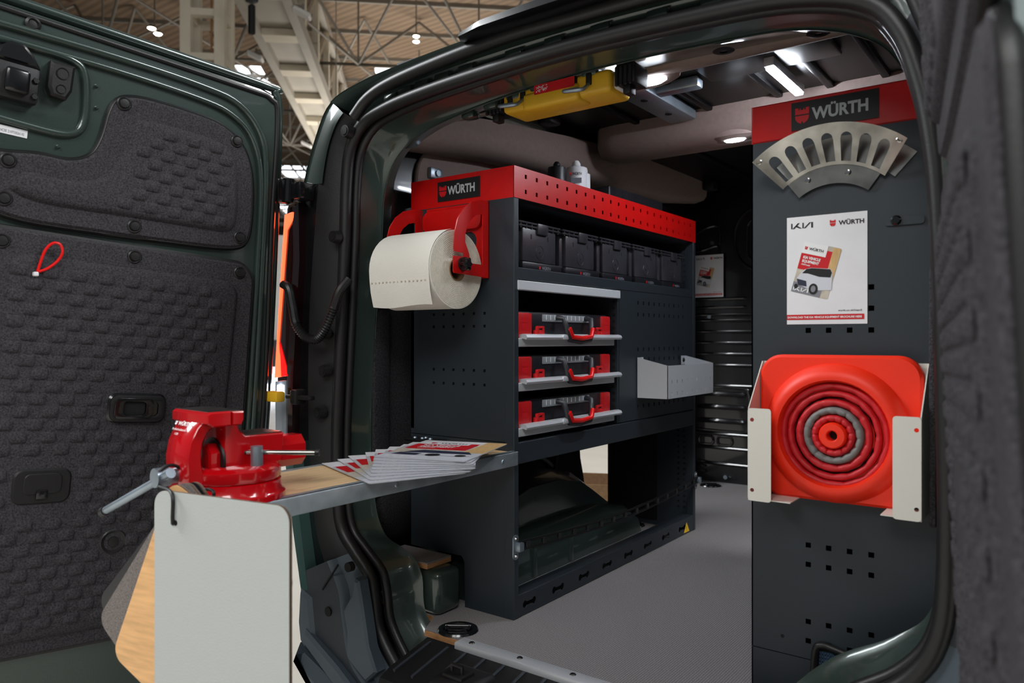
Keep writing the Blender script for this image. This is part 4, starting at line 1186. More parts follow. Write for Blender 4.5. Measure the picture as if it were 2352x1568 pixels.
# ------------------------------------------------------------------ paper roll holder and roll
t = thing('roll_holder', 'red sheet-steel paper roll holder screwed to the rack end', 'roll holder', (-1.48, Y0, .94))
xr, xl = -1.316, -1.572
plate([[(xl + .02, .94), (xr, .94), (xr, 1.155), (xl + .02, 1.155)], rrect(-1.53, -1.36, 1.02, 1.075, .025, 5)], .003, 0, face_rear(0, Y0 - .001, 0)).build('back_plate', 'red', t)
plate([rrect(-1.555, -1.34, 1.085, 1.142, .02, 5)], .012, .004, face_rear(0, Y0 - .004, 0)).build('back_rib', 'red', t)
def arm(x):
    F = frame((x, Y0, 0), (0, -1, 0), (0, 0, 1))
    out = [(0, .94), (.150, .945), (.153, .95), (.153, .985), (.150, .99), (.112, .99), (.110, 1.0), (.148, 1.002), (.150, 1.01), (.148, 1.05), (.135, 1.09), (.112, 1.12), (.08, 1.142), (.04, 1.153), (0, 1.155)]
    hole = [(.030, .975), (.085, .975), (.088, 1.0), (.105, 1.03), (.105, 1.05), (.098, 1.07), (.082, 1.092), (.06, 1.108), (.030, 1.115)]
    return plate([out, hole], .003, 0, F)
for x in (xr, xl):
    o = arm(x).build('side_arm', 'red', t)
mb = MB(); mb.rbox(xr - .012, xr - .002, Y0 - .022, Y0 - .010, .985, 1.10, .005, 2); mb.build('side_rib', 'red', t)
mb = MB(); mb.cyl((xl - .004, 1.543, .97), (xr - .004, 1.543, .97), .011, n=14); mb.build('spindle', 'steel', t)
kn = []
for k in range(48):
    a = 2 * math.pi * k / 48
    kn.append((.0165 + .0028 * math.cos(6 * a), a))
mb = MB(); mb.bprism([(r * math.cos(a), r * math.sin(a)) for r, a in kn], 0, .02, .004, face_in(xr + .004, 1.543, .97)); mb.build('star_knob', 'black_gloss', t)
mb = MB(); mb.cyl((xr - .002, 1.543, .97), (xr + .006, 1.543, .97), .018, n=18); mb.build('knob_collar', 'black', t)
for x, z in ((-1.328, 1.145), (-1.54, 1.10)):
    mb = MB(); mb.lathe([(0, .003), (.005, .002), (.006, 0)], 12, face_rear(x, Y0 - .004, z)); mb.build('screw', 'chrome', t)
# roll
RC = (1.543, .957)
t = thing('paper_roll', 'large cream paper towel roll hanging on the red holder', 'paper roll', (-1.48, RC[0], RC[1]))
x0, x1 = -1.562, -1.335
F = frame((x0, RC[0], RC[1]), (0, 1, 0), (0, 0, 1))       # local z = +X
RR = .106
MB().lathe([(.030, 0), (RR, 0), (RR, x1 - x0), (.030, x1 - x0)], 64, F).build('wound_paper', 'paper_roll', t, 40)
MB().lathe([(RR - .002, x1 - x0 + .0005), (.031, x1 - x0 + .0005)], 64, F).build('roll_end', 'paper_edge', t, 40)
mb = MB()
for rr in [.036 + .0046 * k for k in range(15)]:
    mb.lathe([(rr, x1 - x0 + .0005), (rr + .0006, x1 - x0 + .0012), (rr + .0012, x1 - x0 + .0005)], 64, F)
o = mb.build('paper_layers', 'paper_edge', t, 40); o['kind'] = 'stuff'
mb = MB(); mb.lathe([(.0315, -.001), (.0315, x1 - x0 + .002), (.0285, x1 - x0 + .002), (.0285, -.001)], 32, F); mb.build('cardboard_core', 'cardboard', t, 40)
# hanging sheet
sh = []
for k in range(9):
    a = R(100 + 80 * k / 8)
    sh.append((RC[0] + math.cos(a) * (RR + .003), RC[1] + math.sin(a) * (RR + .003)))
y_, z_ = sh[-1]
sh += [(y_ + .002, z_ - .03), (y_ + .006, z_ - .06), (y_ + .012, z_ - .085), (y_ + .016, z_ - .100)]
loops = []
for k in range(9):
    x = x0 + .002 + (x1 - x0 - .004) * k / 8
    loops.append([Vector((x, y + .002 * math.sin(k * 1.3) * max(0, (i - 8) / 4), z - .004 * math.sin(k * .7) * max(0, (i - 8) / 4))) for i, (y, z) in enumerate(sh)])
MB().loft(loops).build('hanging_sheet', 'paper_roll', t, 60)
mb = MB()
for k in range(15):
    x = x0 + .010 + k * .0142
    mb.box(x, x + .005, y_ - .0005, y_ + .003, z_ - .0345, z_ - .0325)
o = mb.build('perforation_line', 'paper_edge', t); o['kind'] = 'stuff'

# ------------------------------------------------------------------ fold-out bench
BX0, BX1, BY0, BY1, BZ = -1.487, -1.215, .815, 1.66, .462
t = thing('fold_out_bench', 'narrow plywood bench in a steel frame folded out from the rack', 'bench', ((BX0 + BX1) / 2, 1.2, BZ - .04))
MB().box(BX0 + .008, BX1 - .010, BY0 + .004, BY1 - .002, BZ - .016, BZ - .001).build('bench_top', 'wood', t)
MB().rbox(BX1 - .012, BX1, BY0, BY1 - .001, BZ - .036, BZ + .0015, .003, 2).build('frame_rail', 'galv', t)
MB().rbox(BX1 - .026, BX1 - .001, BY0, BY1, BZ - .001, BZ + .0015, .0008, 1).build('frame_lip', 'galv', t)
MB().rbox(BX0, BX0 + .012, BY0, BY1, BZ - .036, BZ + .0015, .003, 2).build('frame_rail', 'galv', t)
MB().rbox(BX0, BX1, BY0 - .002, BY0 + .008, BZ - .036, BZ + .0015, .003, 2).build('frame_rail', 'galv', t)
for y in (1.59, 1.20):
    mb = MB(); mb.lathe([(0, .003), (.005, .002), (.0065, 0)], 12, face_in(BX1, y, BZ - .018)); mb.build('rivet', 'zinc', t)
mb = MB(); mb.rbox(-1.61, -1.47, 1.615, 1.658, .468, .476, .003, 1); hp = mb.build('hinge_plate', 'black_plastic', t)
MB().box(-1.60, -1.48, 1.62, 1.658, .44, .468).build('hinge_block', 'black_plastic', t)
for x, y in ((-1.575, 1.630), (-1.545, 1.630), (-1.515, 1.632), (-1.545, 1.645)):
    mb = MB(); mb.lathe([(0, .005), (.005, .004), (.007, 0)], 10, Matrix.Translation((x, y, .476))); mb.build('hinge_screw', 'zinc', hp)

# ------------------------------------------------------------------ brochures fanned out on the bench
W_, H_ = .235, .305
def make_brochure():
    t = thing('brochure', 'x', 'brochure', (0, 0, 0), 'brochures fanned on the bench')
    M = Matrix.Identity(4)
    plate([rrect(0, W_, 0, H_, .006, 3)], .0018, .0004, M).build('pages', 'page_grey', t)
    z = .0020
    o = flat(rect(.0, W_, .235, H_), M, z).build('title_band', 'paper', t, 0)
    flat(rect(.008, .175, .150, .262), M, z + .0002).build('red_block', 'ink_red', t, 0)
    flat(rect(.008, .150, .235, .275), M, z + .0004).build('title_band', 'paper', t, 0)
    shield(.018, M @ Matrix.Translation((.045, .255, 0)), z + .0006).build('emblem', 'ink_red', t, 0)
    text('WÜRTH', .014, M @ Matrix.Translation((.065, .248, 0)), z + .0006, .03, None, .075).build('lettering', 'ink_black', t, 0)
    mb = text('KIA VEHICLE', .017, M @ Matrix.Translation((.035, .208, 0)), z + .0006, .035, None, .100)
    text('EQUIPMENT', .017, M @ Matrix.Translation((.035, .183, 0)), z + .0006, .035, mb, .094)
    text('ORSYmobil', .008, M @ Matrix.Translation((.035, .167, 0)), z + .0006, .02, mb, .05)
    mb.build('lettering', 'ink_white', t, 0)
    flat(rect(.180, W_, .120, H_), M, z + .0001).build('wood_picture', 'ink_wood', t, 0)
    flat(rect(.0, .180, .085, .155), M, z + .0001).build('wall_picture', 'ink_sand', t, 0)
    flat([(.03, .06), (.21, .06), (.215, .105), (.17, .135), (.08, .135), (.04, .10)], M, z + .0003).build('van_picture', 'ink_silver', t, 0)
    flat([(.035, .088), (.215, .092), (.195, .128), (.075, .134), (.045, .110)], M, z + .0005).build('van_windows', 'ink_darkblue', t, 0)
    flat([(.02, .052), (.085, .050), (.09, .080), (.03, .086)], M, z + .0005).build('van_grille', 'ink_darkblue', t, 0)
    flat(circ(.125, .064, .019, 18), M, z + .0006).build('van_wheel', 'ink_black', t, 0)
    flat(circ(.195, .068, .014, 16), M, z + .0006).build('van_wheel', 'ink_black', t, 0)
    flat(rect(.0, W_, .0, .052), M, z + .0001).build('road_picture', 'ink_silver', t, 0)
    car_logo(.075, M @ Matrix.Translation((.020, .015, 0)), z + .0005).build('logo', 'ink_white', t, 0)
    return t
br = make_brochure()
NB = 9
bl = ['top brochure of the fan with its whole cover showing', 'brochure just below the top one in the fan', 'third brochure from the top of the fan', 'fourth brochure from the top of the fan', 'fifth brochure, in the middle of the fan', 'sixth brochure from the top of the fan', 'third brochure from the bottom of the fan', 'second brochure from the bottom of the fan', 'bottom brochure of the fan, nearest the vise']
for i in range(NB):
    f = i / (NB - 1)          # 0 = bottom
    b = br if i == 0 else dup(br)
    ang = R(70 - 50 * f)
    px_, py_ = -1.190 - .150 * f, 1.095 + .150 * f
    b.location = (px_, py_, BZ + .0025 + i * .0030)
    b.rotation_euler = (0, 0, ang + R(random.uniform(-1.5, 1.5)))
    b['label'] = bl[NB - 1 - i]

# ------------------------------------------------------------------ vise
VX, VY, VZ = -1.314, .852, BZ + .0018
VB = Matrix.Translation((VX, VY, VZ)) @ Matrix.Rotation(R(-4), 4, 'Z')
VM = VB @ Matrix.Diagonal((1.04, .82, .91, 1))
t = thing('bench_vise', 'glossy red bench vise bolted on the end of the bench', 'vise', (VX, VY, VZ))
MB().lathe([(0, 0), (.100, 0), (.100, .010), (.094, .016), (.092, .034), (.086, .036), (0, .036)], 48, VB).build('base', 'vise_red', t, 40)
MB().lathe([(0, .036), (.089, .037), (.092, .042), (.091, .058), (.082, .065), (0, .067)], 48, VB).build('swivel', 'vise_red', t, 40)
for a in (-66, 114):
    A = VB @ Matrix.Rotation(R(a), 4, 'Z')
    mb = MB(); mb.bprism([(.07, -.026), (.105, -.020), (.116, -.008), (.116, .008), (.105, .020), (.07, .026)], 0, .015, .004, A); l = mb.build('lug', 'vise_red', t)
    mb = MB(); mb.lathe([(0, .026), (.010, .026), (.012, .023), (.012, .017), (.016, .0165), (.016, .015)], 6, A @ Matrix.Translation((.102, 0, 0))); mb.build('lug_bolt', 'zinc', l)
YZ = VM @ frame((0, 0, 0), (0, 1, 0), (0, 0, 1))     # local x = y, local y = z, local z = x
def vp(name, poly, w, m='vise_red', bev=.005):
    mb = MB(); n = len(poly)
    ins = inset(poly, bev)
    loops = [[(x, y, -w / 2) for x, y in ins], [(x, y, -w / 2 + bev) for x, y in poly], [(x, y, w / 2 - bev) for x, y in poly], [(x, y, w / 2) for x, y in ins]]
    mb.loft(loops, True, YZ)
    mb.add(loops[0], [tuple(range(n - 1, -1, -1))], YZ); mb.add(loops[3], [tuple(range(n))], YZ)
    return mb.build(name, m, t, 40)
# fixed (rear) jaw and body
vp('fixed_body', [(-.045, .066), (.100, .066), (.110, .075), (.113, .130), (.108, .133), (.010, .134), (-.004, .145), (-.018, .182), (-.040, .184), (-.044, .170), (-.046, .12)], .074)
vp('fixed_jaw', [(-.044, .160), (-.020, .160), (-.014, .170), (-.014, .188), (-.044, .189)], .128, bev=.003)
MB().box(-.034, .034, -.004, .106, .1325, .1345, VM).build('anvil', 'steel', t)
# slide bar through the body
def octa(cy, h, w): return [(-w, cy - h * .5), (-w * .55, cy - h), (w * .55, cy - h), (w, cy - h * .5), (w, cy + h * .45), (w * .5, cy + h), (-w * .5, cy + h), (-w, cy + h * .45)]
XZ = VM @ frame((0, 0, 0), (1, 0, 0), (0, 0, 1))     # local z = -y
MB().bprism(octa(.086, .034, .030), -.178, .075, .004, XZ).build('slide', 'vise_red', t, 30)
mb = MB(); mb.cyl(VM @ Vector((0, -.050, .082)), VM @ Vector((0, -.044, .082)), .044, n=28); mb.build('slide_collar', 'black', t)
# moving (front) jaw: hook-shaped arm
arc = [(-.070 - .038 * math.cos(R(a)) + .0, .118 + .045 * math.sin(R(a))) for a in (0, 20, 40, 60, 75, 90)]
front = [(-.048, .189), (-.080, .190), (-.092, .178), (-.112, .160), (-.128, .132), (-.135, .100), (-.134, .050), (-.126, .022), (-.098, .016), (-.092, .03), (-.092, .060), (-.098, .085), (-.099, .105), (-.096, .125), (-.086, .145), (-.070, .157), (-.048, .160)]
vp('moving_jaw', front, .082)
vp('jaw_head', [(-.046, .160), (-.090, .160), (-.104, .168), (-.104, .185), (-.096, .190), (-.046, .190)], .132, bev=.003)
MB().box(-.058, .058, -.096, -.020, .1895, .1905, VM).build('jaw_top', 'steel', t)
# lettering on the front of the moving jaw
LF = VM @ frame((-.035, -.1165, .158), (1, 0, 0), (0, .52, .85))
mb = text('WÜRTH', .0085, LF @ Matrix.Translation((.014, .002, 0)), .0022, .035, None, .045)
shield(.009, LF @ Matrix.Translation((.006, .006, 0)), .0022, mb)
text('Profischraubstock', .005, LF @ Matrix.Translation((.004, -.010, 0)), .0028, .01, mb, .05)
text('120', .005, LF @ Matrix.Translation((.022, -.020, 0)), .0034, .01, mb, .012)
mb.build('lettering', 'ink_white', t, 0)
# spindle, T-bar
mb = MB(); mb.cyl(VM @ Vector((0, -.130, .062)), VM @ Vector((0, -.150, .062)), .014, n=20); mb.cyl(VM @ Vector((0, -.150, .062)), VM @ Vector((0, -.182, .062)), .0175, n=24); mb.build('spindle_head', 'zinc', t)
a0 = VM @ Vector((.028, -.166, .072)); a1 = VM @ Vector((-.170, -.205, -.030))
mb = MB(); mb.cyl(a0, a1, .0075, n=16); mb.build('t_bar', 'zinc', t)
dv = (a1 - a0).normalized()
mb = MB(); mb.cyl(a1 - dv * .010, a1 + dv * .002, .0095, n=16); mb.build('bar_end', 'rubber', t)
mb = MB(); mb.cyl(a0 - dv * .006, a0 + dv * .006, .0095, n=16); mb.build('bar_end', 'zinc', t)
# swivel lock lever
p = VM @ Vector((.060, .020, .066))
mb = MB(); mb.cyl(p, p + Vector((0, 0, .042)), .0115, n=20); mb.build('lock_post', 'zinc', t)
q0 = p + Vector((-.030, -.006, .028)); q1 = p + Vector((.085, .075, .028))
mb = MB(); mb.cyl(q0, q1, .0048, n=12); mb.build('lock_bar', 'steel', t)
dq = (q1 - q0).normalized()
for e in (q0, q1):
    mb = MB(); mb.cyl(e - dq * .004, e + dq * .004, .0068, n=12); mb.build('lock_bar_end', 'rubber', t)

# ------------------------------------------------------------------ flooring sample boards hung on the vise spindle
PV = Vector((-1.228, .690, .457))
BE = Vector((.984, .178, 0)).normalized()
def board(lab, m, ang, back, size=(.305, .365), core='board_core', hole=(.052, .052), r=.026, th=.006):
    # pivot at the hole; local x along BE, local y up
    F = frame(PV + Vector((-.178, .984, 0)) * back, BE, (0, 0, 1)) @ Matrix.Rotation(R(ang), 4, 'Z')
    w_, h_ = size
    t = thing('sample_board', lab, 'sample board', PV + Vector((-.178, .984, 0)) * back, 'flooring sample boards tied to the vise')
    c = [rrect(-hole[0], w_ - hole[0], hole[1] - h_, hole[1], r, 7), circ(0, 0, .005, 12)]
    plate(c, th - .002, 0, F @ Matrix.Translation((0, 0, -th + .001))).build('core', core, t)
    plate(c, .0012, 0, F).build('face_layer', m, t)
    plate(c, .0012, 0, F @ Matrix.Translation((0, 0, -th))).build('back_layer', 'board_grey', t)
    return t
board('white sample board hanging in front of the vise', 'white_board', 0, 0)
board('light wood sample board swung out behind the white one', 'wood_upright', -25, .012)
board('speckled grey sample board swung out furthest to the left', 'board_grey', -39, .024)
board('dark brown-edged sample board at the back of the hanging bundle', 'case_black', -45, .036, (.300, .36))
# cable tie
t = thing('cable_tie', 'black cable tie holding the sample boards on the vise', 'cable tie', PV)
s0 = VM @ Vector((.012, -.152, .062))
pts = catmull([PV + Vector((.002, .05, .0)), PV + Vector((0, .0, .0)), PV + Vector((0, -.006, .004)), PV + Vector((-.004, -.005, .05)), s0 + Vector((-.006, -.020, -.012)), s0 + Vector((-.004, -.020, .012)), s0 + Vector((0, .0, .022)), s0 + Vector((.004, .020, .008)), s0 + Vector((.01, .02, -.025)), PV + Vector((.03, .05, .05)), PV + Vector((.004, .055, .004))], 6)
MB().tube(pts, .0032, 6).build('tie_band', 'black', t, 60)

# ================================================================== right rack
RXL, RXR, RY = -.575, -.19, 1.66
rr = thing('side_rack', 'dark grey rack end with red header on the right side of the bay', 'rack', (-.38, 2.2, 0))
rh = [sq(x - RXL, z - .092, .011, .011) for z in (.788, .832, .875, .333, .292, .171, .130) for x in (-.454, -.413, -.372, -.331)]
MB().perf(RXR - RXL, 1.20 - .092, .003, rh, face_rear(RXL, RY, .092)).build('end_panel', 'rack', rr)
MB().perf(RXR - RXL, .09, .003, [sq(.085, .022, .011)], face_rear(RXL, RY, .0)).build('end_panel', 'rack', rr)
MB().box(RXL, RXL + .003, RY, 2.80, 0, 1.2).build('side_panel', 'rack', rr)
MB().box(RXL, RXR, 2.797, 2.80, 0, 1.2).build('end_panel', 'rack', rr)
for z in (.05, .45, .8): MB().box(RXL + .003, RXR, RY + .05, 2.797, z, z + .004).build('shelf', 'rack', rr)
MB().rbox(RXL, RXR, RY - .0015, RY + .025, 1.20, 1.282, .003, 1).build('header_end', 'red', rr)
MB().box(RXL, RXL + .003, RY, 2.80, 1.20, 1.282).build('header_side', 'red', rr)
sign(rr, face_rear(-.488, RY - .002, 1.2145), .172, .0595)
mb = MB(); mb.cyl((-.508, RY, .128), (-.508, RY - .0006, .128), .004, n=12); mb.build('punched_hole', 'dark_void', rr)
plate([rrect(-.305, -.235, .995, 1.012, .006, 3)], .003, 0, face_rear(0, RY - .0005, 0)).build('slot_plate', 'rack', rr)
mb = MB(); mb.lathe([(0, .005), (.007, .005), (.010, .002), (.010, 0)], 16, face_rear(-.285, RY - .003, 1.005)); mb.build('screw', 'black_gloss', rr)
# rubber-edged cut-out at the foot, woven mat inside
E_ = catmull([(-.440, 0, -.01), (-.442, 0, .05), (-.438, 0, .115), (-.425, 0, .128), (-.40, 0, .126), (-.30, 0, .105), (-.22, 0, .09)], 5)
MB().tube([Vector((p.x, RY - .004, p.z)) for p in E_], .008, 8).build('edge_trim', 'rubber', rr, 60)
mb = MB(); mb.add([(p.x, RY - .002, p.z) for p in E_] + [(-.22, RY - .002, -.01)], [tuple(range(len(E_) + 1))]); mb.build('cut_out', 'dark_void', rr, 0)
mb = MB(); mb.add([(-.435, RY - .003, .0), (-.405, RY - .003, .0), (-.385, RY - .003, .095), (-.405, RY - .003, .118), (-.43, RY - .003, .115)], [(0, 1, 2, 3, 4)]); mb.build('woven_mat', 'mesh_blue', rr, 0)
MB().rbox(-.38, -.28, RY - .05, RY - .005, .02, .075, .006, 2).build('carpet_block', 'carpet', van)

# ------------------------------------------------------------------ disc rack (fan-shaped sheet holder)
t = thing('disc_holder', 'fan-shaped bare metal disc holder on the right rack', 'disc holder', (-.40, RY, 1.07))
def sector(r0, r1, a0, a1, n=24, rc=.0):
    o = [(r1 * math.sin(R(a)), r1 * math.cos(R(a))) for a in [a0 + (a1 - a0) * k / n for k in range(n + 1)]]
    i = [(r0 * math.sin(R(a)), r0 * math.cos(R(a))) for a in [a1 - (a1 - a0) * k / n for k in range(n + 1)]]
    return o + i
FC = (-.402, .978)
# back sheet on the panel
plate([sector(.148, .207, -40, 42)], .002, 0, face_rear(FC[0] + .016, RY - .002, FC[1] + .004)).build('back_sheet', 'steel', t)
# lower flange with screws
F0 = face_rear(FC[0], RY - .006, FC[1])
plate([sector(.114, .157, -37, 36)], .002, 0, F0).build('flange', 'steel', t)
for a in (-22, 12):
    p = F0 @ Vector((.136 * math.sin(R(a)), .136 * math.cos(R(a)), .002))
    mb = MB(); mb.lathe([(0, .005), (.005, .004), (.007, 0)], 12, face_rear(p.x, p.y, p.z)); mb.build('screw', 'chrome', t)
# slotted front, tilted outwards: cone surface from flange radius to the outer rim
def cone_pt(r, a, off=0.):
    f = (r - .152) / .075
    return Vector((FC[0] + r * math.sin(R(a)), RY - .008 - .048 * max(0, f) - off, FC[1] + r * math.cos(R(a))))
ns = 7
a0, a1 = -42, 40
pitch = 10.7
c0 = -1.2 - pitch * 3
mb = MB()
def patch(ra, rb, aa, ab, n=3, m=3, shape=None):
    g = []
    for o in (0, .002):
        for i in range(m + 1):
            for j in range(n + 1):
                a = aa + (ab - aa) * j / n
                r0 = shape(a) if shape else ra
                g.append(cone_pt(r0 + (rb - r0) * i / m, a, o))
    k = (n + 1) * (m + 1)
    fs = []
    for i in range(m):
        for j in range(n):
            q = [i * (n + 1) + j, i * (n + 1) + j + 1, (i + 1) * (n + 1) + j + 1, (i + 1) * (n + 1) + j]
            fs += [tuple(q), tuple(k + x for x in reversed(q))]
    for j in range(n):
        fs.append((j, j + 1, k + j + 1, k + j)); e = m * (n + 1)
        fs.append((e + j + 1, e + j, k + e + j, k + e + j + 1))
    for i in range(m):
        fs.append((i * (n + 1), (i + 1) * (n + 1), k + (i + 1) * (n + 1), k + i * (n + 1)))
        fs.append((i * (n + 1) + n, (i + 1) * (n + 1) + n, k + (i + 1) * (n + 1) + n, k + i * (n + 1) + n))
    mb.add(g, fs)
hw = 3.35
rs = .212 * math.radians(hw)
def slot_top(a):
    k = round((a - c0) / pitch); k = max(0, min(ns - 1, k))
    x = (a - (c0 + pitch * k)) / hw
    return .210 - rs + rs * math.sqrt(max(0, 1 - x * x)) if abs(x) < 1 else .198
for k in range(ns):
    patch(0, .227, c0 + pitch * k - hw, c0 + pitch * k + hw, 14, 2, slot_top)
edges = [a0] + [c0 + pitch * k + s * hw for k in range(ns) for s in (-1, 1)] + [a1]
for k in range(0, len(edges), 2):
    patch(.152, .227, edges[k], edges[k + 1], 3, 6)
for k in range(ns): patch(.152, .158, c0 + pitch * k - hw, c0 + pitch * k + hw, 6, 1)
mb.build('slotted_front', 'steel', t, 50)
for a in (a0 + 2.5, a1 - 3):
    p = cone_pt(.219, a, .002)
    mb = MB(); mb.lathe([(.0045, .0012), (.006, .0006), (.007, 0)], 14, face_rear(p.x, p.y, p.z)); mb.build('rivet', 'steel', t)

# ------------------------------------------------------------------ posters
def make_poster(loc, lab):
    w_, h_ = .160, .229
    t = thing('poster', lab, 'poster', loc)
    F = face_rear(*loc)
    MB().box(0, w_, 0, h_, -.0006, 0, F).build('sheet', 'paper', t)
    P = lambda *a, **k: flat(*a, **k)
    car_logo(.045, F @ Matrix.Translation((.009, .204, 0)), .0006).build('logo', 'ink_black', t, 0)
    shield(.0135, F @ Matrix.Translation((.0935, .2095, 0)), .0006).build('emblem', 'ink_red', t, 0)
    text('WÜRTH', .0092, F @ Matrix.Translation((.105, .205, 0)), .0006, .03, None, .049).build('lettering', 'ink_black', t, 0)
    # tilted picture of a brochure
    G = F @ Matrix.Translation((.0085, .0715, 0)) @ Matrix.Rotation(R(-15.5), 4, 'Z')
    o = flat(rrect(0, .077, 0, .108, .004, 3), G, .0005).build('brochure_picture', 'ink_sand', t, 0)
    flat(rect(.0, .062, .050, .098), G, .0008).build('red_block', 'ink_red', t, 0)
    flat(rect(.0, .050, .084, .108), G, .0010).build('title_block', 'ink_white', t, 0)
    shield(.007, G @ Matrix.Translation((.007, .0955, 0)), .0013).build('emblem', 'ink_red', t, 0)
    text('WÜRTH', .0058, G @ Matrix.Translation((.013, .0925, 0)), .0013, .03, None, .030).build('lettering', 'ink_black', t, 0)
    mb = text('KIA VEHICLE', .0056, G @ Matrix.Translation((.006, .0735, 0)), .0013, .04, None, .036)
    text('EQUIPMENT', .0056, G @ Matrix.Translation((.006, .0655, 0)), .0013, .04, mb, .035)
    text('ORSYmobil', .003, G @ Matrix.Translation((.006, .0595, 0)), .0013, .03, mb, .018)
    mb.build('lettering', 'ink_white', t, 0)
    flat(rect(.061, .0765, .050, .107), G, .0009).build('wood_picture', 'ink_wood', t, 0)
    flat(rect(.0, .061, .0, .022), G, .0008).build('road_picture', 'ink_grey', t, 0)
    car_logo(.032, G @ Matrix.Translation((.003, .004, 0)), .0012).build('logo', 'ink_white', t, 0)
    # the little van on it
    H = F @ Matrix.Translation((.018, .070, 0)) @ Matrix.Rotation(R(-6), 4, 'Z')
    flat([(.004, .016), (.0, .030), (.004, .036), (.014, .048), (.026, .052), (.066, .052), (.071, .045), (.072, .008), (.050, .006), (.030, .006)], H, .0012).build('van_picture', 'ink_silver', t, 0)
    flat([(.010, .040), (.018, .049), (.028, .0515), (.066, .051), (.070, .044), (.068, .034), (.046, .034), (.022, .040)], H, .0015).build('van_windows', 'ink_black', t, 0)
    flat([(.0, .028), (.020, .024), (.022, .012), (.004, .015)], H, .0015).build('van_grille', 'ink_darkblue', t, 0)
    for x, y, s in ((.036, .008, .0115), (.0, .012, .005)):
        flat(circ(x, y, s * .8, 18, s), H, .0017).build('van_wheel', 'ink_black', t, 0)
    flat(circ(.036, .008, .005, 14, .007), H, .0019).build('van_wheel', 'ink_grey', t, 0)
    flat(rect(0, .154, .0095, .0205), F, .0006).build('red_banner', 'ink_red', t, 0)
    text('DOWNLOAD THE KIA VEHICLE EQUIPMENT BROCHURE HERE', .0042, F @ Matrix.Translation((.002, .0128, 0)), .0010, .03, None, .148).build('lettering', 'ink_white', t, 0)
    text('wurth.co.uk/kiapv5', .0036, F @ Matrix.Translation((.104, .0265, 0)), .0006, .015, None, .046).build('lettering', 'ink_black', t, 0)
    return t
p1 = make_poster((-.498, RY - .0012, .801), 'printed advertising sheet on the right rack end above the orange cone')
dup(p1, (-1.668, 3.913, .995), 'small printed advertising sheet on the dark bulkhead behind the rack')

# ------------------------------------------------------------------ collapsible cone in its holder
t = thing('cone_holder', 'off-white sheet-metal holder clasping the folded orange cone', 'holder', (-.39, RY, .42))
hx0, hx1, hy = -.548, -.226, 1.56
MB().box(hx0, hx0 + .04, RY - .003, RY - .001, .45, .722).build('back_tab', 'white_powder', t)
MB().box(hx1 - .04, hx1, RY - .003, RY - .001, .45, .722).build('back_tab', 'white_powder', t)
for x in (hx0, hx1 - .002):
    mb = MB(); S = [(hy, .434), (RY - .001, .434), (RY - .001, .722), (RY - .012, .722), (hy, .626)]
    mb.prism(S, 0, .002, frame((x, 0, 0), (0, 1, 0), (0, 0, 1))); mb.build('side_cheek', 'white_powder', t)
for a, b in ((hx0, hx0 + .048), (hx1 - .048, hx1)):
    plate([rrect(a, b, .434, .626, .006, 3)] + [circ(a + (.009 if a == hx0 else .040), z, .0042, 12) for z in (.602, .456)], .002, 0, face_rear(0, hy, 0)).build('front_flap', 'white_powder', t)
for a, b in ((hx0 + .002, hx0 + .085), (hx1 - .07, hx1 - .002)):
    MB().box(a, b, hy + .004, RY - .004, .436, .438).build('bottom_tab', 'white_powder', t)
cone = thing('traffic_cone', 'folded orange-red collapsible traffic cone held flat in the metal holder', 'traffic cone', (-.388, 1.61, .44))
cx, cz = -.388, .587
F = face_rear(cx, 1.645, cz)
MB().bprism(rrect(-.156, .156, -.150, .150, .045, 8), 0, .022, .006, F).build('base_plate', 'cone_orange', cone)
MB().lathe([(.150, .020), (.144, .032), (.133, .042), (.122, .047), (.114, .046), (.1095, .034), (.108, .006)], 56, F @ Matrix.Translation((-.004, -.008, 0)) @ Matrix.Diagonal((.95, .95, 1, 1))).build('base_collar', 'cone_orange', cone, 50)
FD = F @ Matrix.Translation((-.004, -.012, 0))
MB().lathe([(0, .004), (.109, .004)], 48, FD).build('folded_floor', 'dark_void', cone, 0)
def ring(r, w, z, m, seed, h=.026, sx=1.0):
    rnd = random.Random(seed)
    n = 96
    ph = rnd.uniform(0, 6)
    kk = rnd.choice((15, 16, 17))
    loops = [[] for _ in range(7)]
    for k in range(n):
        a = 2 * math.pi * k / n
        cr = abs(math.sin(kk * a / 2 + ph))
        crease = max(0, 1 - cr * 2.2)
        wob = .0006 * math.sin(5 * a + ph) + .0007 * rnd.random()
        r0 = r - w / 2 + wob + .0016 * (1 - cr)
        r1 = r + w / 2 - .0004 - wob * .5
        dz = .0022 * crease + .0006 * rnd.random()
        prof = [(r0, z - h), (r0, z - .004 - dz), (r0 + w * .22, z - .0004 - dz), (r, z + .0006 - dz), (r1 - w * .22, z - .0004 - dz), (r1, z - .004 - dz), (r1, z - h)]
        for i, (q, zz) in enumerate(prof):
            loops[i].append((q * math.cos(a) * sx, q * math.sin(a), zz))
    mb = MB(); mb.loft(loops, True, FD)
    return mb.build('fold_and_gap', m, cone, 60)
ring(0.0992, 0.0138, .036, 'cone_red', 1)
ring(0.0842, 0.0133, .037, 'cone_red', 2)
ring(0.0763, 0.0040, .030, 'black', 3)  # black ring paints the shaded gap between two folds
ring(0.0663, 0.0147, .038, 'cone_red', 4)
ring(0.0505, 0.0145, .040, 'reflective_grey', 5)
ring(0.0351, 0.0138, .041, 'cone_red', 6)
MB().lathe([(.0095, .020), (.010, .044), (.012, .046), (.0235, .045), (.0265, .041), (.0272, .020)], 32, FD).build('cone_tip', 'cone_orange', cone, 40)
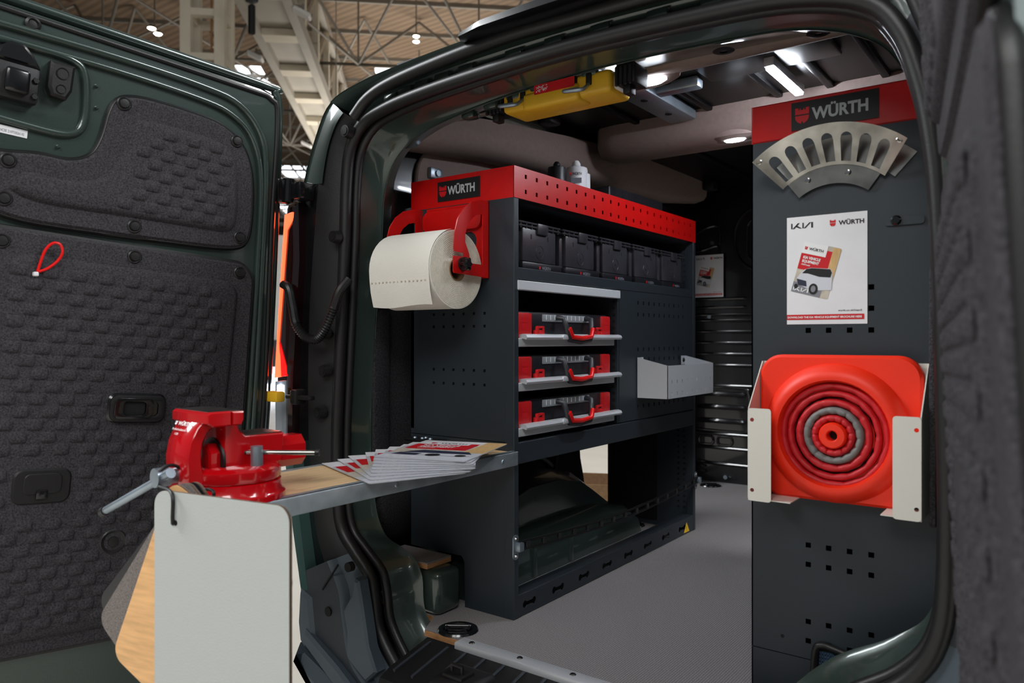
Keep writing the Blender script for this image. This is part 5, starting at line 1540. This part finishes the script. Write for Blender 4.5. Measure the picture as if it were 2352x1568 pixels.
MB().lathe([(0, .024), (.009, .024)], 20, FD).build('tip_hole', 'dark_void', cone, 0)

# ------------------------------------------------------------------ yellow case under the rear header
t = thing('ceiling_case', 'yellow plastic case with red strip hung under the rear roof header', 'case', (-1.02, 1.56, 1.40))
YM = Matrix.Translation((-1.025, 1.575, 1.372))
mb = MB()
mb.rbox(-.158, .158, -.030, .075, -.024, .030, .012, 3, YM); mb.build('case_body', 'yellow', t)
mb = MB(); mb.rbox(-.09, .075, -.038, .03, -.030, .012, .010, 3, YM); mb.build('case_front', 'yellow', t)
flat(rrect(-.052, .066, .002, .026, .004, 3), YM @ frame((0, -.0305, 0), (1, 0, 0), (0, 0, 1)), .0085).build('red_strip', 'ink_red', t, 0)
mb = MB(); rnd = random.Random(3)
for k in range(60):
    x = -.046 + rnd.random() * .032; z = .006 + rnd.random() * .016; s = .0006 + rnd.random() * .0012
    flat(rect(x, x + s * 2, z, z + s), YM @ frame((0, -.0305, 0), (1, 0, 0), (0, 0, 1)), .0088, mb)
o = mb.build('strip_lettering', 'ink_white', t, 0); o['kind'] = 'stuff'
for x in (-.118, .075):
    for dx in (-.014, .026):
        MB().rbox(x + dx - .008, x + dx + .008, -.034, -.028, -.002, .028, .003, 2, YM).build('clip_recess', 'black', t)
    pts = [YM @ Vector(p) for p in ((x + .026, -.03, .002), (x + .026, -.046, -.010), (x + .020, -.058, -.018), (x - .015, -.068, -.018), (x - .024, -.062, -.014), (x - .016, -.050, -.010), (x + .0, -.036, -.006))]
    MB().tube(catmull(pts, 4), .0045, 8).build('wire_clip', 'zinc', t, 60)
MB().rbox(.150, .168, -.01, .06, -.014, .02, .006, 2, YM).build('grey_end', 'paper', t)
for x in (-.195, .19):
    t2 = MB(); t2.rbox(x - .026, x + .026, -.02, .05, -.012, .036, .006, 2, YM)
    for k in range(4): t2.rbox(x - .024 + k * .012, x - .016 + k * .012, -.025, -.018, -.016, .03, .002, 1, YM)
    t2.rbox(x - .008, x + .012, -.015, .015, -.034, -.01, .004, 2, YM)
    t2.build('mounting_bracket', 'black_plastic', t)
